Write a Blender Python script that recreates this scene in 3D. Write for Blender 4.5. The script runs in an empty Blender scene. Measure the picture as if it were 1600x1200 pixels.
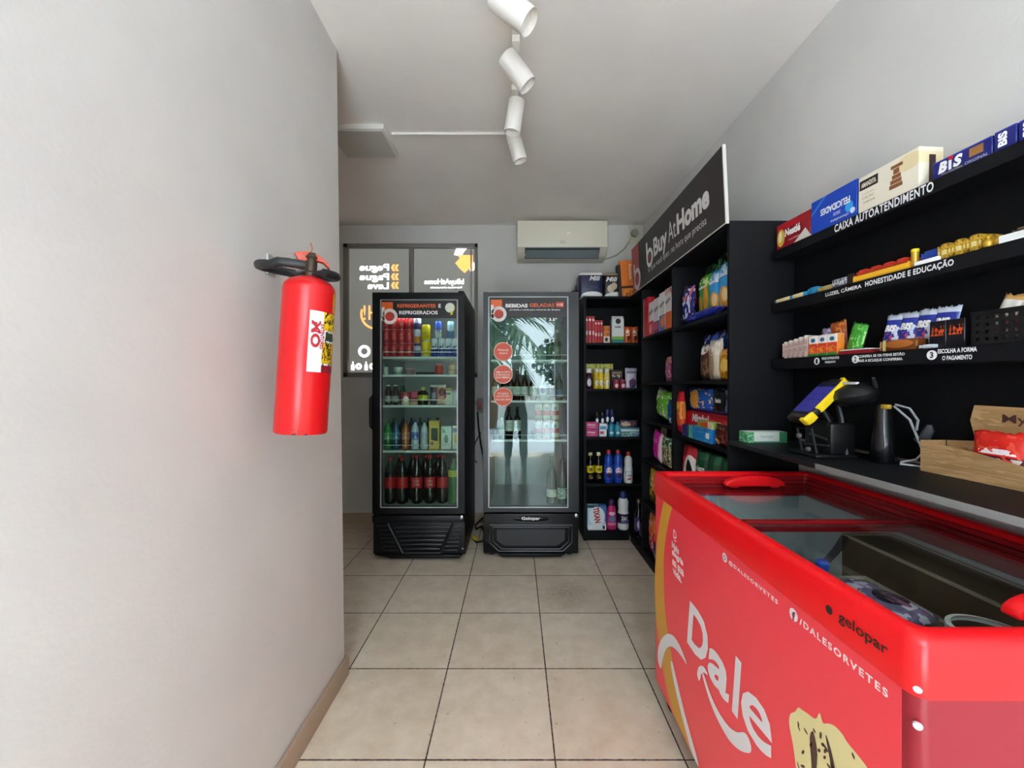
import bpy, bmesh, math, random
from mathutils import Matrix, Vector, Euler
random.seed(7)
PI = math.pi
SC = bpy.context.scene
COL = SC.collection

# ------------------------------------------------------------------ camera, world, light, exposure
H = 1.308                                   # eye height
cam = bpy.data.cameras.new('camera')
cam_ob = bpy.data.objects.new('camera', cam)
COL.objects.link(cam_ob)
cam_ob.location = (0, 0, H)
cam_ob.rotation_euler = (PI / 2, 0, 0)
cam.sensor_fit = 'HORIZONTAL'
cam.sensor_width = 36.0
cam.lens = 36.0 * 631 / 1600
cam.shift_x = -6 / 1600
cam.clip_start = 0.02
SC.camera = cam_ob

world = bpy.data.worlds.new('sky')
SC.world = world
world.use_nodes = True
bg = world.node_tree.nodes['Background']
bg.inputs['Color'].default_value = (0.75, 0.885, 1.0, 1)
bg.inputs['Strength'].default_value = 14.5

portal = bpy.data.lights.new('doorway_portal', 'AREA')     # a sampling portal in the open shop front
portal.shape = 'RECTANGLE'; portal.size = 1.65; portal.size_y = 2.6
portal.cycles.is_portal = True
portal_ob = bpy.data.objects.new('doorway_portal', portal)
COL.objects.link(portal_ob)
portal_ob.location = (-0.0, -1.7, 1.3)
portal_ob.rotation_euler = (PI / 2, 0, 0)

sun = bpy.data.lights.new('sun', 'SUN')
sun.energy = 24.0; sun.angle = math.radians(0.6); sun.color = (1.0, 1.0, 1.0)
sun_ob = bpy.data.objects.new('sun', sun)
COL.objects.link(sun_ob)
sun_ob.rotation_euler = Vector((-0.12, 0.24, -1)).to_track_quat('-Z', 'Y').to_euler()

SC.view_settings.view_transform = 'Standard'
SC.view_settings.look = 'None'
SC.view_settings.exposure = 0.26
SC.view_settings.gamma = 1.0
SC.view_settings.use_curve_mapping = False
SC.cycles.max_bounces = 10
SC.cycles.diffuse_bounces = 8
SC.cycles.glossy_bounces = 4
SC.cycles.transparent_max_bounces = 24
SC.cycles.caustics_reflective = False
SC.cycles.caustics_refractive = False

# ------------------------------------------------------------------ materials
def lin(c):
    c /= 255.0
    return c / 12.92 if c <= 0.04045 else ((c + 0.055) / 1.055) ** 2.4
def rgb(c):
    if isinstance(c, str):
        c = c.lstrip('#'); c = tuple(int(c[i:i + 2], 16) for i in (0, 2, 4))
    return (lin(c[0]), lin(c[1]), lin(c[2]), 1.0)

MATS = {}
def mat(color, rough=0.5, metal=0.0, name=None, emit=0.0, coat=0.0, spec=0.5):
    key = (color, rough, metal, emit, coat, spec)
    if key in MATS: return MATS[key]
    m = bpy.data.materials.new(name or 'paint')
    m.use_nodes = True
    b = m.node_tree.nodes['Principled BSDF']
    b.inputs['Base Color'].default_value = rgb(color)
    b.inputs['Roughness'].default_value = rough
    b.inputs['Metallic'].default_value = metal
    b.inputs['Specular IOR Level'].default_value = spec
    if coat: b.inputs['Coat Weight'].default_value = coat
    if emit:
        b.inputs['Emission Color'].default_value = rgb(color)
        b.inputs['Emission Strength'].default_value = emit
    MATS[key] = m
    return m

def art(base, ops, rough=0.35, coords='Generated', bump=0.0, spec=0.5):
    """printed surface: shapes of flat colour laid over a base, in the object's own 0..1 box"""
    key = ('art', base, tuple(ops), rough, bump)
    if key in MATS: return MATS[key]
    m = bpy.data.materials.new('print'); m.use_nodes = True
    nt = m.node_tree; N = nt.nodes; L = nt.links
    b = N['Principled BSDF']; b.inputs['Roughness'].default_value = rough
    b.inputs['Specular IOR Level'].default_value = spec
    tc = N.new('ShaderNodeTexCoord'); sx = N.new('ShaderNodeSeparateXYZ')
    L.new(tc.outputs[coords], sx.inputs[0])
    X, Z = sx.outputs['X'], sx.outputs['Z']
    def mt(op, a, c=None):
        n = N.new('ShaderNodeMath'); n.operation = op
        for i, v in enumerate((a, c)):
            if v is None: continue
            if isinstance(v, (int, float)): n.inputs[i].default_value = v
            else: L.new(v, n.inputs[i])
        return n.outputs[0]
    col = N.new('ShaderNodeRGB'); col.outputs[0].default_value = rgb(base); cur = col.outputs[0]
    for op in ops:
        k = op[0]
        if k == 'e':
            _, cx, cz, rx, rz, c = op
            u = mt('DIVIDE', mt('SUBTRACT', X, cx), rx); v = mt('DIVIDE', mt('SUBTRACT', Z, cz), rz)
            f = mt('LESS_THAN', mt('ADD', mt('MULTIPLY', u, u), mt('MULTIPLY', v, v)), 1.0)
        elif k == 'r':
            _, x0, x1, z0, z1, c = op
            f = mt('MULTIPLY', mt('MULTIPLY', mt('GREATER_THAN', X, x0), mt('LESS_THAN', X, x1)),
                   mt('MULTIPLY', mt('GREATER_THAN', Z, z0), mt('LESS_THAN', Z, z1)))
        elif k == 'd':
            _, a_, b_, t, c = op
            f = mt('GREATER_THAN', mt('ADD', mt('MULTIPLY', X, a_), mt('MULTIPLY', Z, b_)), t)
        elif k == 'n':
            _, s, t, c = op
            n = N.new('ShaderNodeTexNoise'); n.inputs['Scale'].default_value = s; n.inputs['Detail'].default_value = 1.0
            L.new(tc.outputs[coords], n.inputs['Vector'])
            f = mt('GREATER_THAN', n.outputs[0], t)
        elif k == 'v':
            _, s, t, c = op
            n = N.new('ShaderNodeTexVoronoi'); n.inputs['Scale'].default_value = s
            L.new(tc.outputs[coords], n.inputs['Vector'])
            f = mt('LESS_THAN', n.outputs['Distance'], t)
        elif k == 'rn':                     # noisy blotches inside a rectangle
            _, x0, x1, z0, z1, s, t, c = op
            n = N.new('ShaderNodeTexNoise'); n.inputs['Scale'].default_value = s; n.inputs['Detail'].default_value = 2.0
            L.new(tc.outputs[coords], n.inputs['Vector'])
            f = mt('MULTIPLY', mt('MULTIPLY', mt('GREATER_THAN', X, x0), mt('LESS_THAN', X, x1)),
                   mt('MULTIPLY', mt('GREATER_THAN', Z, z0), mt('LESS_THAN', Z, z1)))
            f = mt('MULTIPLY', f, mt('GREATER_THAN', n.outputs[0], t))
        mx = N.new('ShaderNodeMix'); mx.data_type = 'RGBA'
        L.new(f, mx.inputs[0]); L.new(cur, mx.inputs[6]); mx.inputs[7].default_value = rgb(c)
        cur = mx.outputs[2]
    L.new(cur, b.inputs['Base Color'])
    if bump:
        n = N.new('ShaderNodeTexNoise'); n.inputs['Scale'].default_value = 7.0; n.inputs['Detail'].default_value = 3
        L.new(tc.outputs['Generated'], n.inputs['Vector'])
        bp = N.new('ShaderNodeBump'); bp.inputs['Strength'].default_value = bump; bp.inputs['Distance'].default_value = 0.02
        L.new(n.outputs[0], bp.inputs['Height']); L.new(bp.outputs[0], b.inputs['Normal'])
    MATS[key] = m
    return m

def glass(tint='#ffffff', rough=0.0, refl=1.0, ior=1.45, name='glass'):
    key = ('glass', tint, rough, refl, ior)
    if key in MATS: return MATS[key]
    m = bpy.data.materials.new(name); m.use_nodes = True
    nt = m.node_tree; N = nt.nodes; L = nt.links
    for n in list(N): N.remove(n)
    out = N.new('ShaderNodeOutputMaterial'); mx = N.new('ShaderNodeMixShader')
    tr = N.new('ShaderNodeBsdfTransparent'); tr.inputs[0].default_value = rgb(tint)
    gl = N.new('ShaderNodeBsdfGlossy'); gl.inputs['Roughness'].default_value = rough
    fr = N.new('ShaderNodeFresnel'); fr.inputs[0].default_value = ior
    ml = N.new('ShaderNodeMath'); ml.operation = 'MULTIPLY'; ml.inputs[1].default_value = refl; ml.use_clamp = True
    ge = N.new('ShaderNodeNewGeometry'); ma = N.new('ShaderNodeMath'); ma.operation = 'MULTIPLY_ADD'     # same reflectance from both sides of a thin sheet
    ma.inputs[1].default_value = 1 / ior - ior; ma.inputs[2].default_value = ior
    L.new(ge.outputs['Backfacing'], ma.inputs[0]); L.new(ma.outputs[0], fr.inputs[0])
    L.new(fr.outputs[0], ml.inputs[0]); L.new(ml.outputs[0], mx.inputs[0])
    L.new(tr.outputs[0], mx.inputs[1]); L.new(gl.outputs[0], mx.inputs[2]); L.new(mx.outputs[0], out.inputs[0])
    MATS[key] = m
    return m

def plaster(name, color, scale=3.0, amount=0.04, bump=0.05, rough=0.85):
    m = bpy.data.materials.new(name); m.use_nodes = True
    nt = m.node_tree; N = nt.nodes; L = nt.links; b = N['Principled BSDF']
    b.inputs['Roughness'].default_value = rough
    b.inputs['Specular IOR Level'].default_value = 0.25
    tc = N.new('ShaderNodeTexCoord')
    n1 = N.new('ShaderNodeTexNoise'); n1.inputs['Scale'].default_value = scale; n1.inputs['Detail'].default_value = 4
    n2 = N.new('ShaderNodeTexNoise'); n2.inputs['Scale'].default_value = 90; n2.inputs['Detail'].default_value = 3
    L.new(tc.outputs['Object'], n1.inputs['Vector']); L.new(tc.outputs['Object'], n2.inputs['Vector'])
    rp = N.new('ShaderNodeValToRGB')
    c = rgb(color)
    rp.color_ramp.elements[0].color = tuple(v * (1 - amount) for v in c[:3]) + (1,)
    rp.color_ramp.elements[1].color = tuple(min(1, v * (1 + amount)) for v in c[:3]) + (1,)
    rp.color_ramp.elements[0].position = 0.3; rp.color_ramp.elements[1].position = 0.7
    L.new(n1.outputs[0], rp.inputs[0]); L.new(rp.outputs[0], b.inputs['Base Color'])
    bp = N.new('ShaderNodeBump'); bp.inputs['Strength'].default_value = bump; bp.inputs['Distance'].default_value = 0.01
    L.new(n2.outputs[0], bp.inputs['Height']); L.new(bp.outputs[0], b.inputs['Normal'])
    return m

def floor_tiles():
    m = bpy.data.materials.new('ceramic_tiles'); m.use_nodes = True
    nt = m.node_tree; N = nt.nodes; L = nt.links; b = N['Principled BSDF']
    tc = N.new('ShaderNodeTexCoord'); sx = N.new('ShaderNodeSeparateXYZ'); L.new(tc.outputs['Object'], sx.inputs[0])
    def mt(op, *a):
        n = N.new('ShaderNodeMath'); n.operation = op
        for i, v in enumerate(a):
            if isinstance(v, (int, float)): n.inputs[i].default_value = v
            else: L.new(v, n.inputs[i])
        return n.outputs[0]
    S = 0.4505
    wob = N.new('ShaderNodeTexNoise'); wob.inputs['Scale'].default_value = 60; L.new(tc.outputs['Object'], wob.inputs['Vector'])
    w = mt('MULTIPLY', mt('SUBTRACT', wob.outputs[0], 0.5), 0.004)
    u = mt('DIVIDE', mt('ADD', sx.outputs['X'], 0.314 + S * 40), S)
    v = mt('DIVIDE', mt('ADD', sx.outputs['Y'], -1.405 + S * 40), S)
    def edge(t):
        f = mt('FRACT', t); return mt('MULTIPLY', mt('MINIMUM', f, mt('SUBTRACT', 1.0, f)), S)
    dist = mt('ADD', mt('MINIMUM', edge(u), edge(v)), w)
    grout = mt('LESS_THAN', dist, 0.0028)
    cell = N.new('ShaderNodeCombineXYZ'); L.new(mt('FLOOR', u), cell.inputs[0]); L.new(mt('FLOOR', v), cell.inputs[1])
    wn = N.new('ShaderNodeTexWhiteNoise'); L.new(cell.outputs[0], wn.inputs['Vector'])
    n1 = N.new('ShaderNodeTexNoise'); n1.inputs['Scale'].default_value = 9; n1.inputs['Detail'].default_value = 8; n1.inputs['Roughness'].default_value = 0.65
    L.new(tc.outputs['Object'], n1.inputs['Vector'])
    rp = N.new('ShaderNodeValToRGB')
    rp.color_ramp.elements[0].position = 0.3; rp.color_ramp.elements[0].color = rgb('#dccbb4')
    rp.color_ramp.elements[1].position = 0.72; rp.color_ramp.elements[1].color = rgb('#efe2ce')
    L.new(mt('ADD', n1.outputs[0], mt('MULTIPLY', mt('SUBTRACT', wn.outputs['Value'], 0.5), 0.12)), rp.inputs[0])
    # worn brown patch and specks
    n3 = N.new('ShaderNodeTexNoise'); n3.inputs['Scale'].default_value = 42; n3.inputs['Detail'].default_value = 6
    L.new(tc.outputs['Object'], n3.inputs['Vector'])
    du = mt('SUBTRACT', sx.outputs['X'], 0.32); dv = mt('SUBTRACT', sx.outputs['Y'], 2.52)
    rad = mt('SQRT', mt('ADD', mt('MULTIPLY', du, du), mt('MULTIPLY', dv, dv)))
    patch = mt('MULTIPLY', mt('MULTIPLY', mt('SUBTRACT', 1.0, mt('MINIMUM', mt('DIVIDE', rad, 0.22), 1.0)), n3.outputs[0]), 0.75)
    m0 = N.new('ShaderNodeMix'); m0.data_type = 'RGBA'; L.new(patch, m0.inputs[0]); L.new(rp.outputs[0], m0.inputs[6]); m0.inputs[7].default_value = rgb('#7d6450')
    spk = mt('MULTIPLY', mt('GREATER_THAN', n3.outputs[0], 0.70), 0.45)
    m1 = N.new('ShaderNodeMix'); m1.data_type = 'RGBA'; L.new(spk, m1.inputs[0]); L.new(m0.outputs[2], m1.inputs[6]); m1.inputs[7].default_value = rgb('#80705d')
    m2 = N.new('ShaderNodeMix'); m2.data_type = 'RGBA'; L.new(grout, m2.inputs[0]); L.new(m1.outputs[2], m2.inputs[6]); m2.inputs[7].default_value = rgb('#4c4034')
    L.new(m2.outputs[2], b.inputs['Base Color'])
    rr = mt('ADD', mt('MULTIPLY', grout, 0.4), mt('ADD', 0.10, mt('MULTIPLY', n1.outputs[0], 0.2)))
    L.new(rr, b.inputs['Roughness'])
    bp = N.new('ShaderNodeBump'); bp.inputs['Strength'].default_value = 0.5; bp.inputs['Distance'].default_value = 0.002
    L.new(mt('SUBTRACT', mt('MULTIPLY', n1.outputs[0], 0.15), grout), bp.inputs['Height']); L.new(bp.outputs[0], b.inputs['Normal'])
    return m

def timber_board(name='black_melamine', color='#101013'):
    m = bpy.data.materials.new(name); m.use_nodes = True
    nt = m.node_tree; N = nt.nodes; L = nt.links; b = N['Principled BSDF']
    tc = N.new('ShaderNodeTexCoord'); mp = N.new('ShaderNodeMapping'); mp.inputs['Scale'].default_value = (30, 30, 2.0)
    n = N.new('ShaderNodeTexNoise'); n.inputs['Scale'].default_value = 2.0; n.inputs['Detail'].default_value = 5
    L.new(tc.outputs['Object'], mp.inputs[0]); L.new(mp.outputs[0], n.inputs['Vector'])
    rp = N.new('ShaderNodeValToRGB'); c = rgb(color)
    rp.color_ramp.elements[0].color = tuple(v * 0.8 for v in c[:3]) + (1,); rp.color_ramp.elements[1].color = tuple(v * 1.25 for v in c[:3]) + (1,)
    L.new(n.outputs[0], rp.inputs[0]); L.new(rp.outputs[0], b.inputs['Base Color'])
    b.inputs['Roughness'].default_value = 0.55; b.inputs['Specular IOR Level'].default_value = 0.2
    return m

# ------------------------------------------------------------------ mesh building
class MB:
    def __init__(s): s.v = []; s.f = []; s.sm = []
    def add(s, vs, fs, smooth=False):
        o = len(s.v); s.v += [tuple(p) for p in vs]
        for f in fs: s.f.append(tuple(i + o for i in f)); s.sm.append(smooth)
        return s
    def box(s, x0, x1, y0, y1, z0, z1):
        vs = [(x, y, z) for z in (z0, z1) for y in (y0, y1) for x in (x0, x1)]
        return s.add(vs, [(0, 2, 3, 1), (4, 5, 7, 6), (0, 1, 5, 4), (2, 6, 7, 3), (0, 4, 6, 2), (1, 3, 7, 5)])
    def lathe(s, prof, n=20, c=(0, 0, 0), cap=True):
        vs = []; fs = []
        for r, z in prof:
            for i in range(n):
                a = 2 * PI * i / n; vs.append((c[0] + r * math.cos(a), c[1] + r * math.sin(a), c[2] + z))
        for k in range(len(prof) - 1):
            for i in range(n):
                j = (i + 1) % n; fs.append((k * n + i, k * n + j, (k + 1) * n + j, (k + 1) * n + i))
        if cap:
            if prof[0][0] > 1e-5: fs.append(tuple(reversed(range(n))))
            if prof[-1][0] > 1e-5: fs.append(tuple((len(prof) - 1) * n + i for i in range(n)))
        return s.add(vs, fs, True)
    def tube(s, pts, r, n=8, closed=False):
        pts = [Vector(p) for p in pts]; m = len(pts); vs = []; fs = []
        up = None
        for i, p in enumerate(pts):
            a = pts[i - 1] if (i or closed) else p; b = pts[(i + 1) % m] if (i < m - 1 or closed) else p
            t = (b - a).normalized()
            if up is None: up = Vector((0, 0, 1)) if abs(t.z) < 0.9 else Vector((1, 0, 0))
            u = t.cross(up).normalized(); w = u.cross(t).normalized(); up = w
            rr = r[i] if isinstance(r, (list, tuple)) else r
            for k in range(n):
                an = 2 * PI * k / n; vs.append(p + u * (rr * math.cos(an)) + w * (rr * math.sin(an)))
        for i in range(m if closed else m - 1):
            j = (i + 1) % m
            for k in range(n):
                l = (k + 1) % n; fs.append((i * n + k, i * n + l, j * n + l, j * n + k))
        if not closed:
            fs.append(tuple(reversed(range(n)))); fs.append(tuple((m - 1) * n + k for k in range(n)))
        return s.add(vs, fs, True)
    def prism(s, poly, y0, y1):
        """outline in x,z extruded along y"""
        n = len(poly)
        vs = [(x, y0, z) for x, z in poly] + [(x, y1, z) for x, z in poly]
        fs = [tuple(range(n)), tuple(reversed(range(n, 2 * n)))] + [(i, i + n, (i + 1) % n + n, (i + 1) % n) for i in range(n)]
        return s.add(vs, fs)
    def prism_x(s, poly, x0, x1):
        n = len(poly)
        vs = [(x0, y, z) for y, z in poly] + [(x1, y, z) for y, z in poly]
        fs = [tuple(range(n)), tuple(reversed(range(n, 2 * n)))] + [(i, i + n, (i + 1) % n + n, (i + 1) % n) for i in range(n)]
        return s.add(vs, fs)
    def prism_z(s, poly, z0, z1):
        n = len(poly)
        vs = [(x, y, z0) for x, y in poly] + [(x, y, z1) for x, y in poly]
        fs = [tuple(reversed(range(n))), tuple(range(n, 2 * n))] + [(i, (i + 1) % n, (i + 1) % n + n, i + n) for i in range(n)]
        return s.add(vs, fs)
    def flat(s, poly, y=0.0):
        """flat outline facing -y"""
        return s.add([(x, y, z) for x, z in poly], [tuple(range(len(poly)))])
    def mesh(s, name, m, bevel=0.0, seg=2, smooth=None, sharp=None):
        me = bpy.data.meshes.new(name)
        me.from_pydata(s.v, [], s.f)
        if smooth is None: me.polygons.foreach_set('use_smooth', s.sm)
        else: me.polygons.foreach_set('use_smooth', [smooth] * len(s.f))
        bm = bmesh.new(); bm.from_mesh(me)
        bmesh.ops.recalc_face_normals(bm, faces=bm.faces)
        if bevel:
            es = [e for e in bm.edges if len(e.link_faces) == 2 and e.calc_face_angle(0) > 0.6]
            bmesh.ops.bevel(bm, geom=es, offset=bevel, segments=seg, affect='EDGES', profile=0.5, clamp_overlap=True)
        bm.to_mesh(me); bm.free()
        if smooth is None and not bevel and any(s.sm): me.set_sharp_from_angle(angle=0.7)
        if bevel:
            me.polygons.foreach_set('use_smooth', [True] * len(me.polygons)); me.set_sharp_from_angle(angle=0.7)
        if m is not None: me.materials.append(m)
        return me

CACHE = {}
def cached(key, fn):
    if key not in CACHE: CACHE[key] = fn()
    return CACHE[key]

def ident(): return Matrix.Identity(4)
def tr(x, y, z): return Matrix.Translation((x, y, z))
def rz(a): return Matrix.Rotation(a, 4, 'Z')
def rx(a): return Matrix.Rotation(a, 4, 'X')
def ry(a): return Matrix.Rotation(a, 4, 'Y')

class Thing:
    """one thing: an Empty at its base that parents its parts, or a single mesh"""
    def __init__(s, name, label=None, cat=None, M=None, group=None, kind=None, solo=None):
        o = bpy.data.objects.new(name, solo); COL.objects.link(o); s.o = o
        if solo is None: o.empty_display_size = 0.05
        o.matrix_world = M if M is not None else ident()
        if kind: o['kind'] = kind
        if label: o['label'] = label
        if cat: o['category'] = cat
        if group: o['group'] = group
    def add(s, name, me, M=None, parent=None, label=None, kind=None):
        c = bpy.data.objects.new(name, me); COL.objects.link(c)
        c.parent = parent or s.o
        c.matrix_parent_inverse = ident()
        if M is not None: c.matrix_basis = M
        if label: c['label'] = label
        if kind: c['kind'] = kind
        return c
def struct(name, me, M=None):
    return Thing(name, kind='structure', M=M, solo=me).o

# ------------------------------------------------------------------ lettering
def text_geo(s, bold=0.0, shear=0.0, spacing=1.0):
    key = ('tg', s, bold, shear, spacing)
    if key in CACHE: return CACHE[key]
    cu = bpy.data.curves.new('t', 'FONT'); cu.body = s; cu.align_x = 'CENTER'
    cu.resolution_u = 3; cu.offset = bold; cu.shear = shear; cu.space_character = spacing; cu.fill_mode = 'FRONT'
    ob = bpy.data.objects.new('t', cu)
    me = bpy.data.meshes.new_from_object(ob)
    vs = [(v.co.x, v.co.y) for v in me.vertices]; fs = [tuple(p.vertices) for p in me.polygons]
    bpy.data.objects.remove(ob); bpy.data.meshes.remove(me); bpy.data.curves.remove(cu)
    xs = [v[0] for v in vs] or [0, 1]; ys = [v[1] for v in vs] or [0, 1]
    x0, x1, y0, y1 = min(xs), max(xs), min(ys), max(ys)
    g = ([((x - x0) / (x1 - x0) - 0.5, (y - y0) / (y1 - y0) - 0.5) for x, y in vs], fs)
    CACHE[key] = g
    return g

def lettering(items, m, warp=None, y=-0.0006):
    """items: (string, cx, cz, w, h[, dict]) stacked into one lettering mesh lying in x,z facing -y"""
    key = ('let', tuple((i[:5] + (tuple(sorted(i[5].items())),)) if len(i) > 5 else i for i in items), m.name, y)
    if warp is None and key in CACHE: return CACHE[key]
    mb = MB()
    for it in items:
        s, cx, cz, w, h = it[:5]; o = it[5] if len(it) > 5 else {}
        g, fs = text_geo(s, o.get('bold', 0.0), o.get('shear', 0.0), o.get('spacing', 1.0))
        ca, sa = math.cos(o.get('rot', 0)), math.sin(o.get('rot', 0)); fx = -1 if o.get('flip') else 1; arch = o.get('rise', 0.0)
        vs = []
        for a, b in g:
            u, v = a * w * fx, b * h + arch * a
            x, z = cx + u * ca - v * sa, cz + u * sa + v * ca
            vs.append(warp(x, z) if warp else (x, y, z))
        mb.add(vs, fs)
    me = bpy.data.meshes.new('lettering'); me.from_pydata(mb.v, [], mb.f); me.materials.append(m)
    if warp is None: CACHE[key] = me
    return me

WHITE = mat('#f2f2f0', 0.5); BLACK = mat('#0c0c0e', 0.45); INK = mat('#1c1a1c', 0.5)
ORANGE = mat('#ee6a2c', 0.45); RED = mat('#d31721', 0.35); CREAM = mat('#e9dfc4', 0.5); YELLOW = mat('#f4cf1c', 0.4)
NAVY = mat('#16245e', 0.4); GOLD = mat('#c79a35', 0.35, 0.4); SILVER = mat('#b9bbbd', 0.3, 0.9)
DARKMET = mat('#2a2a2c', 0.4, 0.6); MAGENTA = mat('#c41f77', 0.4); GREEN = mat('#2f8a3a', 0.4); SKYBLUE = mat('#2f9fd8', 0.4)
PUREWHITE = mat('#ffffff', 0.5)

def addtext(t, items, m, y=-0.0006, M=None, parent=None, warp=None):
    for it in items: t.add('lettering', lettering([it], m, warp, y), M, parent)

# ------------------------------------------------------------------ product builders (front faces -y, base at z = 0)
def m_box(w, d, h, m, bev=0.0015):
    return cached(('box', round(w, 4), round(d, 4), round(h, 4), m.name, bev),
                  lambda: MB().box(-w / 2, w / 2, 0, d, 0, h).mesh('carton', m, bevel=min(bev, 0.2 * min(w, d, h)), seg=1))
def box(F, x, y, z, w, d, h, m, name, label, cat, group=None, a=0.0, txt=None, tm=WHITE, tilt=0.0, part='carton', extra=None):
    """a carton; txt = list of lettering items measured from the centre of the front face bottom"""
    M = F @ tr(x, y, z) @ rz(a) @ ry(tilt)
    me = m_box(w, d, h, m)
    if not txt and not extra:
        return Thing(name, label, cat, M, group, solo=me)
    t = Thing(name, label, cat, M, group)
    t.add(part, me)
    groups = txt if txt and isinstance(txt[0], list) else [[tm] + list(txt or [])]
    for g in groups:
        if len(g) > 1: t.add('lettering', lettering([tuple(i) for i in g[1:]], g[0]))
    for nm, em, EM in (extra or []): t.add(nm, em, EM)
    return t

def pouch_fn(w, h, t, seed=0, gusset=0.0):
    rnd = random.Random(seed); ph = [rnd.uniform(0, 6.28) for _ in range(4)]
    def f(x, z):
        u = max(-1, min(1, 2 * x / w)); v = max(-1, min(1, 2 * z / h - 1))
        base = (1 - abs(u) ** 3.0) ** 0.7 * (1 - abs(v) ** (3.2 if v > 0 else 3.2 + gusset)) ** 0.75
        wr = 0.10 * math.sin(7 * u + ph[0] + 3 * v) * abs(v) + 0.08 * math.sin(9 * v + ph[1] + 2 * u) * abs(u)
        return -(t / 2) * max(0.0, base * (1 + wr)) - 0.0008
    return f
def m_pouch(w, h, t, m, seed=0, gusset=0.0):
    def mk():
        f = pouch_fn(w, h, t, seed, gusset); nx, nz = 14, 16; mb = MB()
        rnd = random.Random(seed + 5)
        zz = [rnd.uniform(-1, 1) * 0.004 for _ in range(nx + 1)]
        for sgn in (1, -1):
            vs = []
            for k in range(nz + 1):
                for i in range(nx + 1):
                    x = -w / 2 + w * i / nx; z = h * k / nz
                    px = x * (1 - 0.05 * math.sin(PI * k / nz))
                    vs.append((px, sgn * f(x, z), z + (zz[i] if k == nz else 0)))
            fs = []
            for k in range(nz):
                for i in range(nx):
                    a = k * (nx + 1) + i; q = (a, a + 1, a + nx + 2, a + nx + 1); fs.append(q if sgn > 0 else q[::-1])
            mb.add(vs, fs, True)
        me = bpy.data.meshes.new('packet'); me.from_pydata(mb.v, [], mb.f)
        bm = bmesh.new(); bm.from_mesh(me)
        edge = [v for v in bm.verts if abs(abs(v.co.x) - w / 2) < 1e-4 or v.co.z < 1e-5 or v.co.z > h - 0.006]
        bmesh.ops.remove_doubles(bm, verts=edge, dist=0.0025)
        bmesh.ops.recalc_face_normals(bm, faces=bm.faces); bm.to_mesh(me); bm.free()
        me.polygons.foreach_set('use_smooth', [True] * len(me.polygons)); me.materials.append(m)
        return me
    return cached(('pouch', w, h, t, m.name, seed, gusset), mk)
def pouch(F, x, y, z, w, h, t, m, name, label, cat, group=None, a=0.0, lean=0.0, roll=0.0, txt=None, tm=WHITE, seed=0, flat=False, part='packet'):
    M = F @ tr(x, y, z + abs(math.sin(roll)) * w / 2 + abs(math.sin(lean)) * 0.002) @ rz(a) @ rx(-lean) @ ry(roll)
    if flat: M = F @ tr(x, y, z + t / 2) @ rz(a) @ rx(-PI / 2)
    me = m_pouch(w, h, t, m, seed)
    if not txt: return Thing(name, label, cat, M, group, solo=me)
    th = Thing(name, label, cat, M, group); th.add(part, me)
    f = pouch_fn(w, h, t, seed)
    wp = lambda X, Z: (X * (1 - 0.05 * math.sin(PI * Z / h)), f(X, Z) - 0.0012, Z)
    groups = txt if isinstance(txt[0], list) else [[tm] + list(txt)]
    for g in groups: th.add('lettering', lettering([tuple(i) for i in g[1:]], g[0], wp))
    return th

def rev(F, x, y, z, parts, name, label, cat, group=None, txt=None, tm=WHITE, rad=None, n=20, tilt=0.0, sx=1.0):
    """bottles, cans, jars: parts = [(part name, profile, material)]"""
    M = F @ tr(x, y, z) @ ry(tilt)
    if sx != 1.0: M = M @ Matrix.Diagonal((1, sx, 1, 1))
    ms = [(p, cached(('rev', p, tuple(pr), mm.name, n), lambda pr=pr, mm=mm, p=p: MB().lathe(pr, n).mesh(p, mm))) for p, pr, mm in parts]
    if len(ms) == 1 and not txt: return Thing(name, label, cat, M, group, solo=ms[0][1])
    t = Thing(name, label, cat, M, group)
    for p, me in ms: t.add(p, me)
    if txt:
        R = rad
        wp = lambda X, Z: (R * math.sin(X / R), -R * math.cos(X / R), Z)
        groups = txt if isinstance(txt[0], list) else [[tm] + list(txt)]
        for g in groups: t.add('lettering', lettering([tuple(i) for i in g[1:]], g[0], wp))
    return t

def can_parts(r, h, m):
    return [('can_body', [(r * 0.8, 0), (r, 0.008), (r, h - 0.012), (r * 0.82, h - 0.002)], m),
            ('can_lid', [(r * 0.84, h - 0.003), (r * 0.84, h), (r * 0.74, h), (r * 0.72, h - 0.003), (0.0001, h - 0.003)], SILVER)]
def pet_parts(r, h, liquid, label, cap, l0=0.35, l1=0.6, neck=0.28):
    return [('bottle_body', [(r * 0.75, 0), (r * 0.97, 0.008), (r, 0.03 * h + .01), (r * 0.96, l0 * h), (r * 0.96, l1 * h), (r, l1 * h + 0.01), (r * 0.97, h * 0.68), (r * 0.7, h * 0.8), (r * neck * 1.15, h * 0.90), (r * neck, h * 0.93), (r * neck, h * 0.955)], liquid),
            ('bottle_label', [(r * 0.98, l0 * h), (r * 0.985, l0 * h + 0.001), (r * 0.985, l1 * h), (r * 0.97, l1 * h)], label),
            ('cap', [(r * neck * 1.25, h * 0.935), (r * neck * 1.25, h * 0.995), (r * neck * 1.1, h)], cap)]
def wine_parts(r, h, glassm, label, cap, l0=0.18, l1=0.45):
    return [('bottle_body', [(r * 0.85, 0), (r, 0.006), (r, h * 0.55), (r * 0.9, h * 0.62), (r * 0.48, h * 0.72), (r * 0.38, h * 0.78), (r * 0.36, h * 0.97), (r * 0.36, h * 0.985)], glassm),
            ('bottle_label', [(r * 1.012, l0 * h), (r * 1.015, l0 * h + .001), (r * 1.015, l1 * h), (r * 1.01, l1 * h)], label),
            ('cap', [(r * 0.42, h * 0.9), (r * 0.43, h * 0.99), (r * 0.36, h)], cap)]
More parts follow.
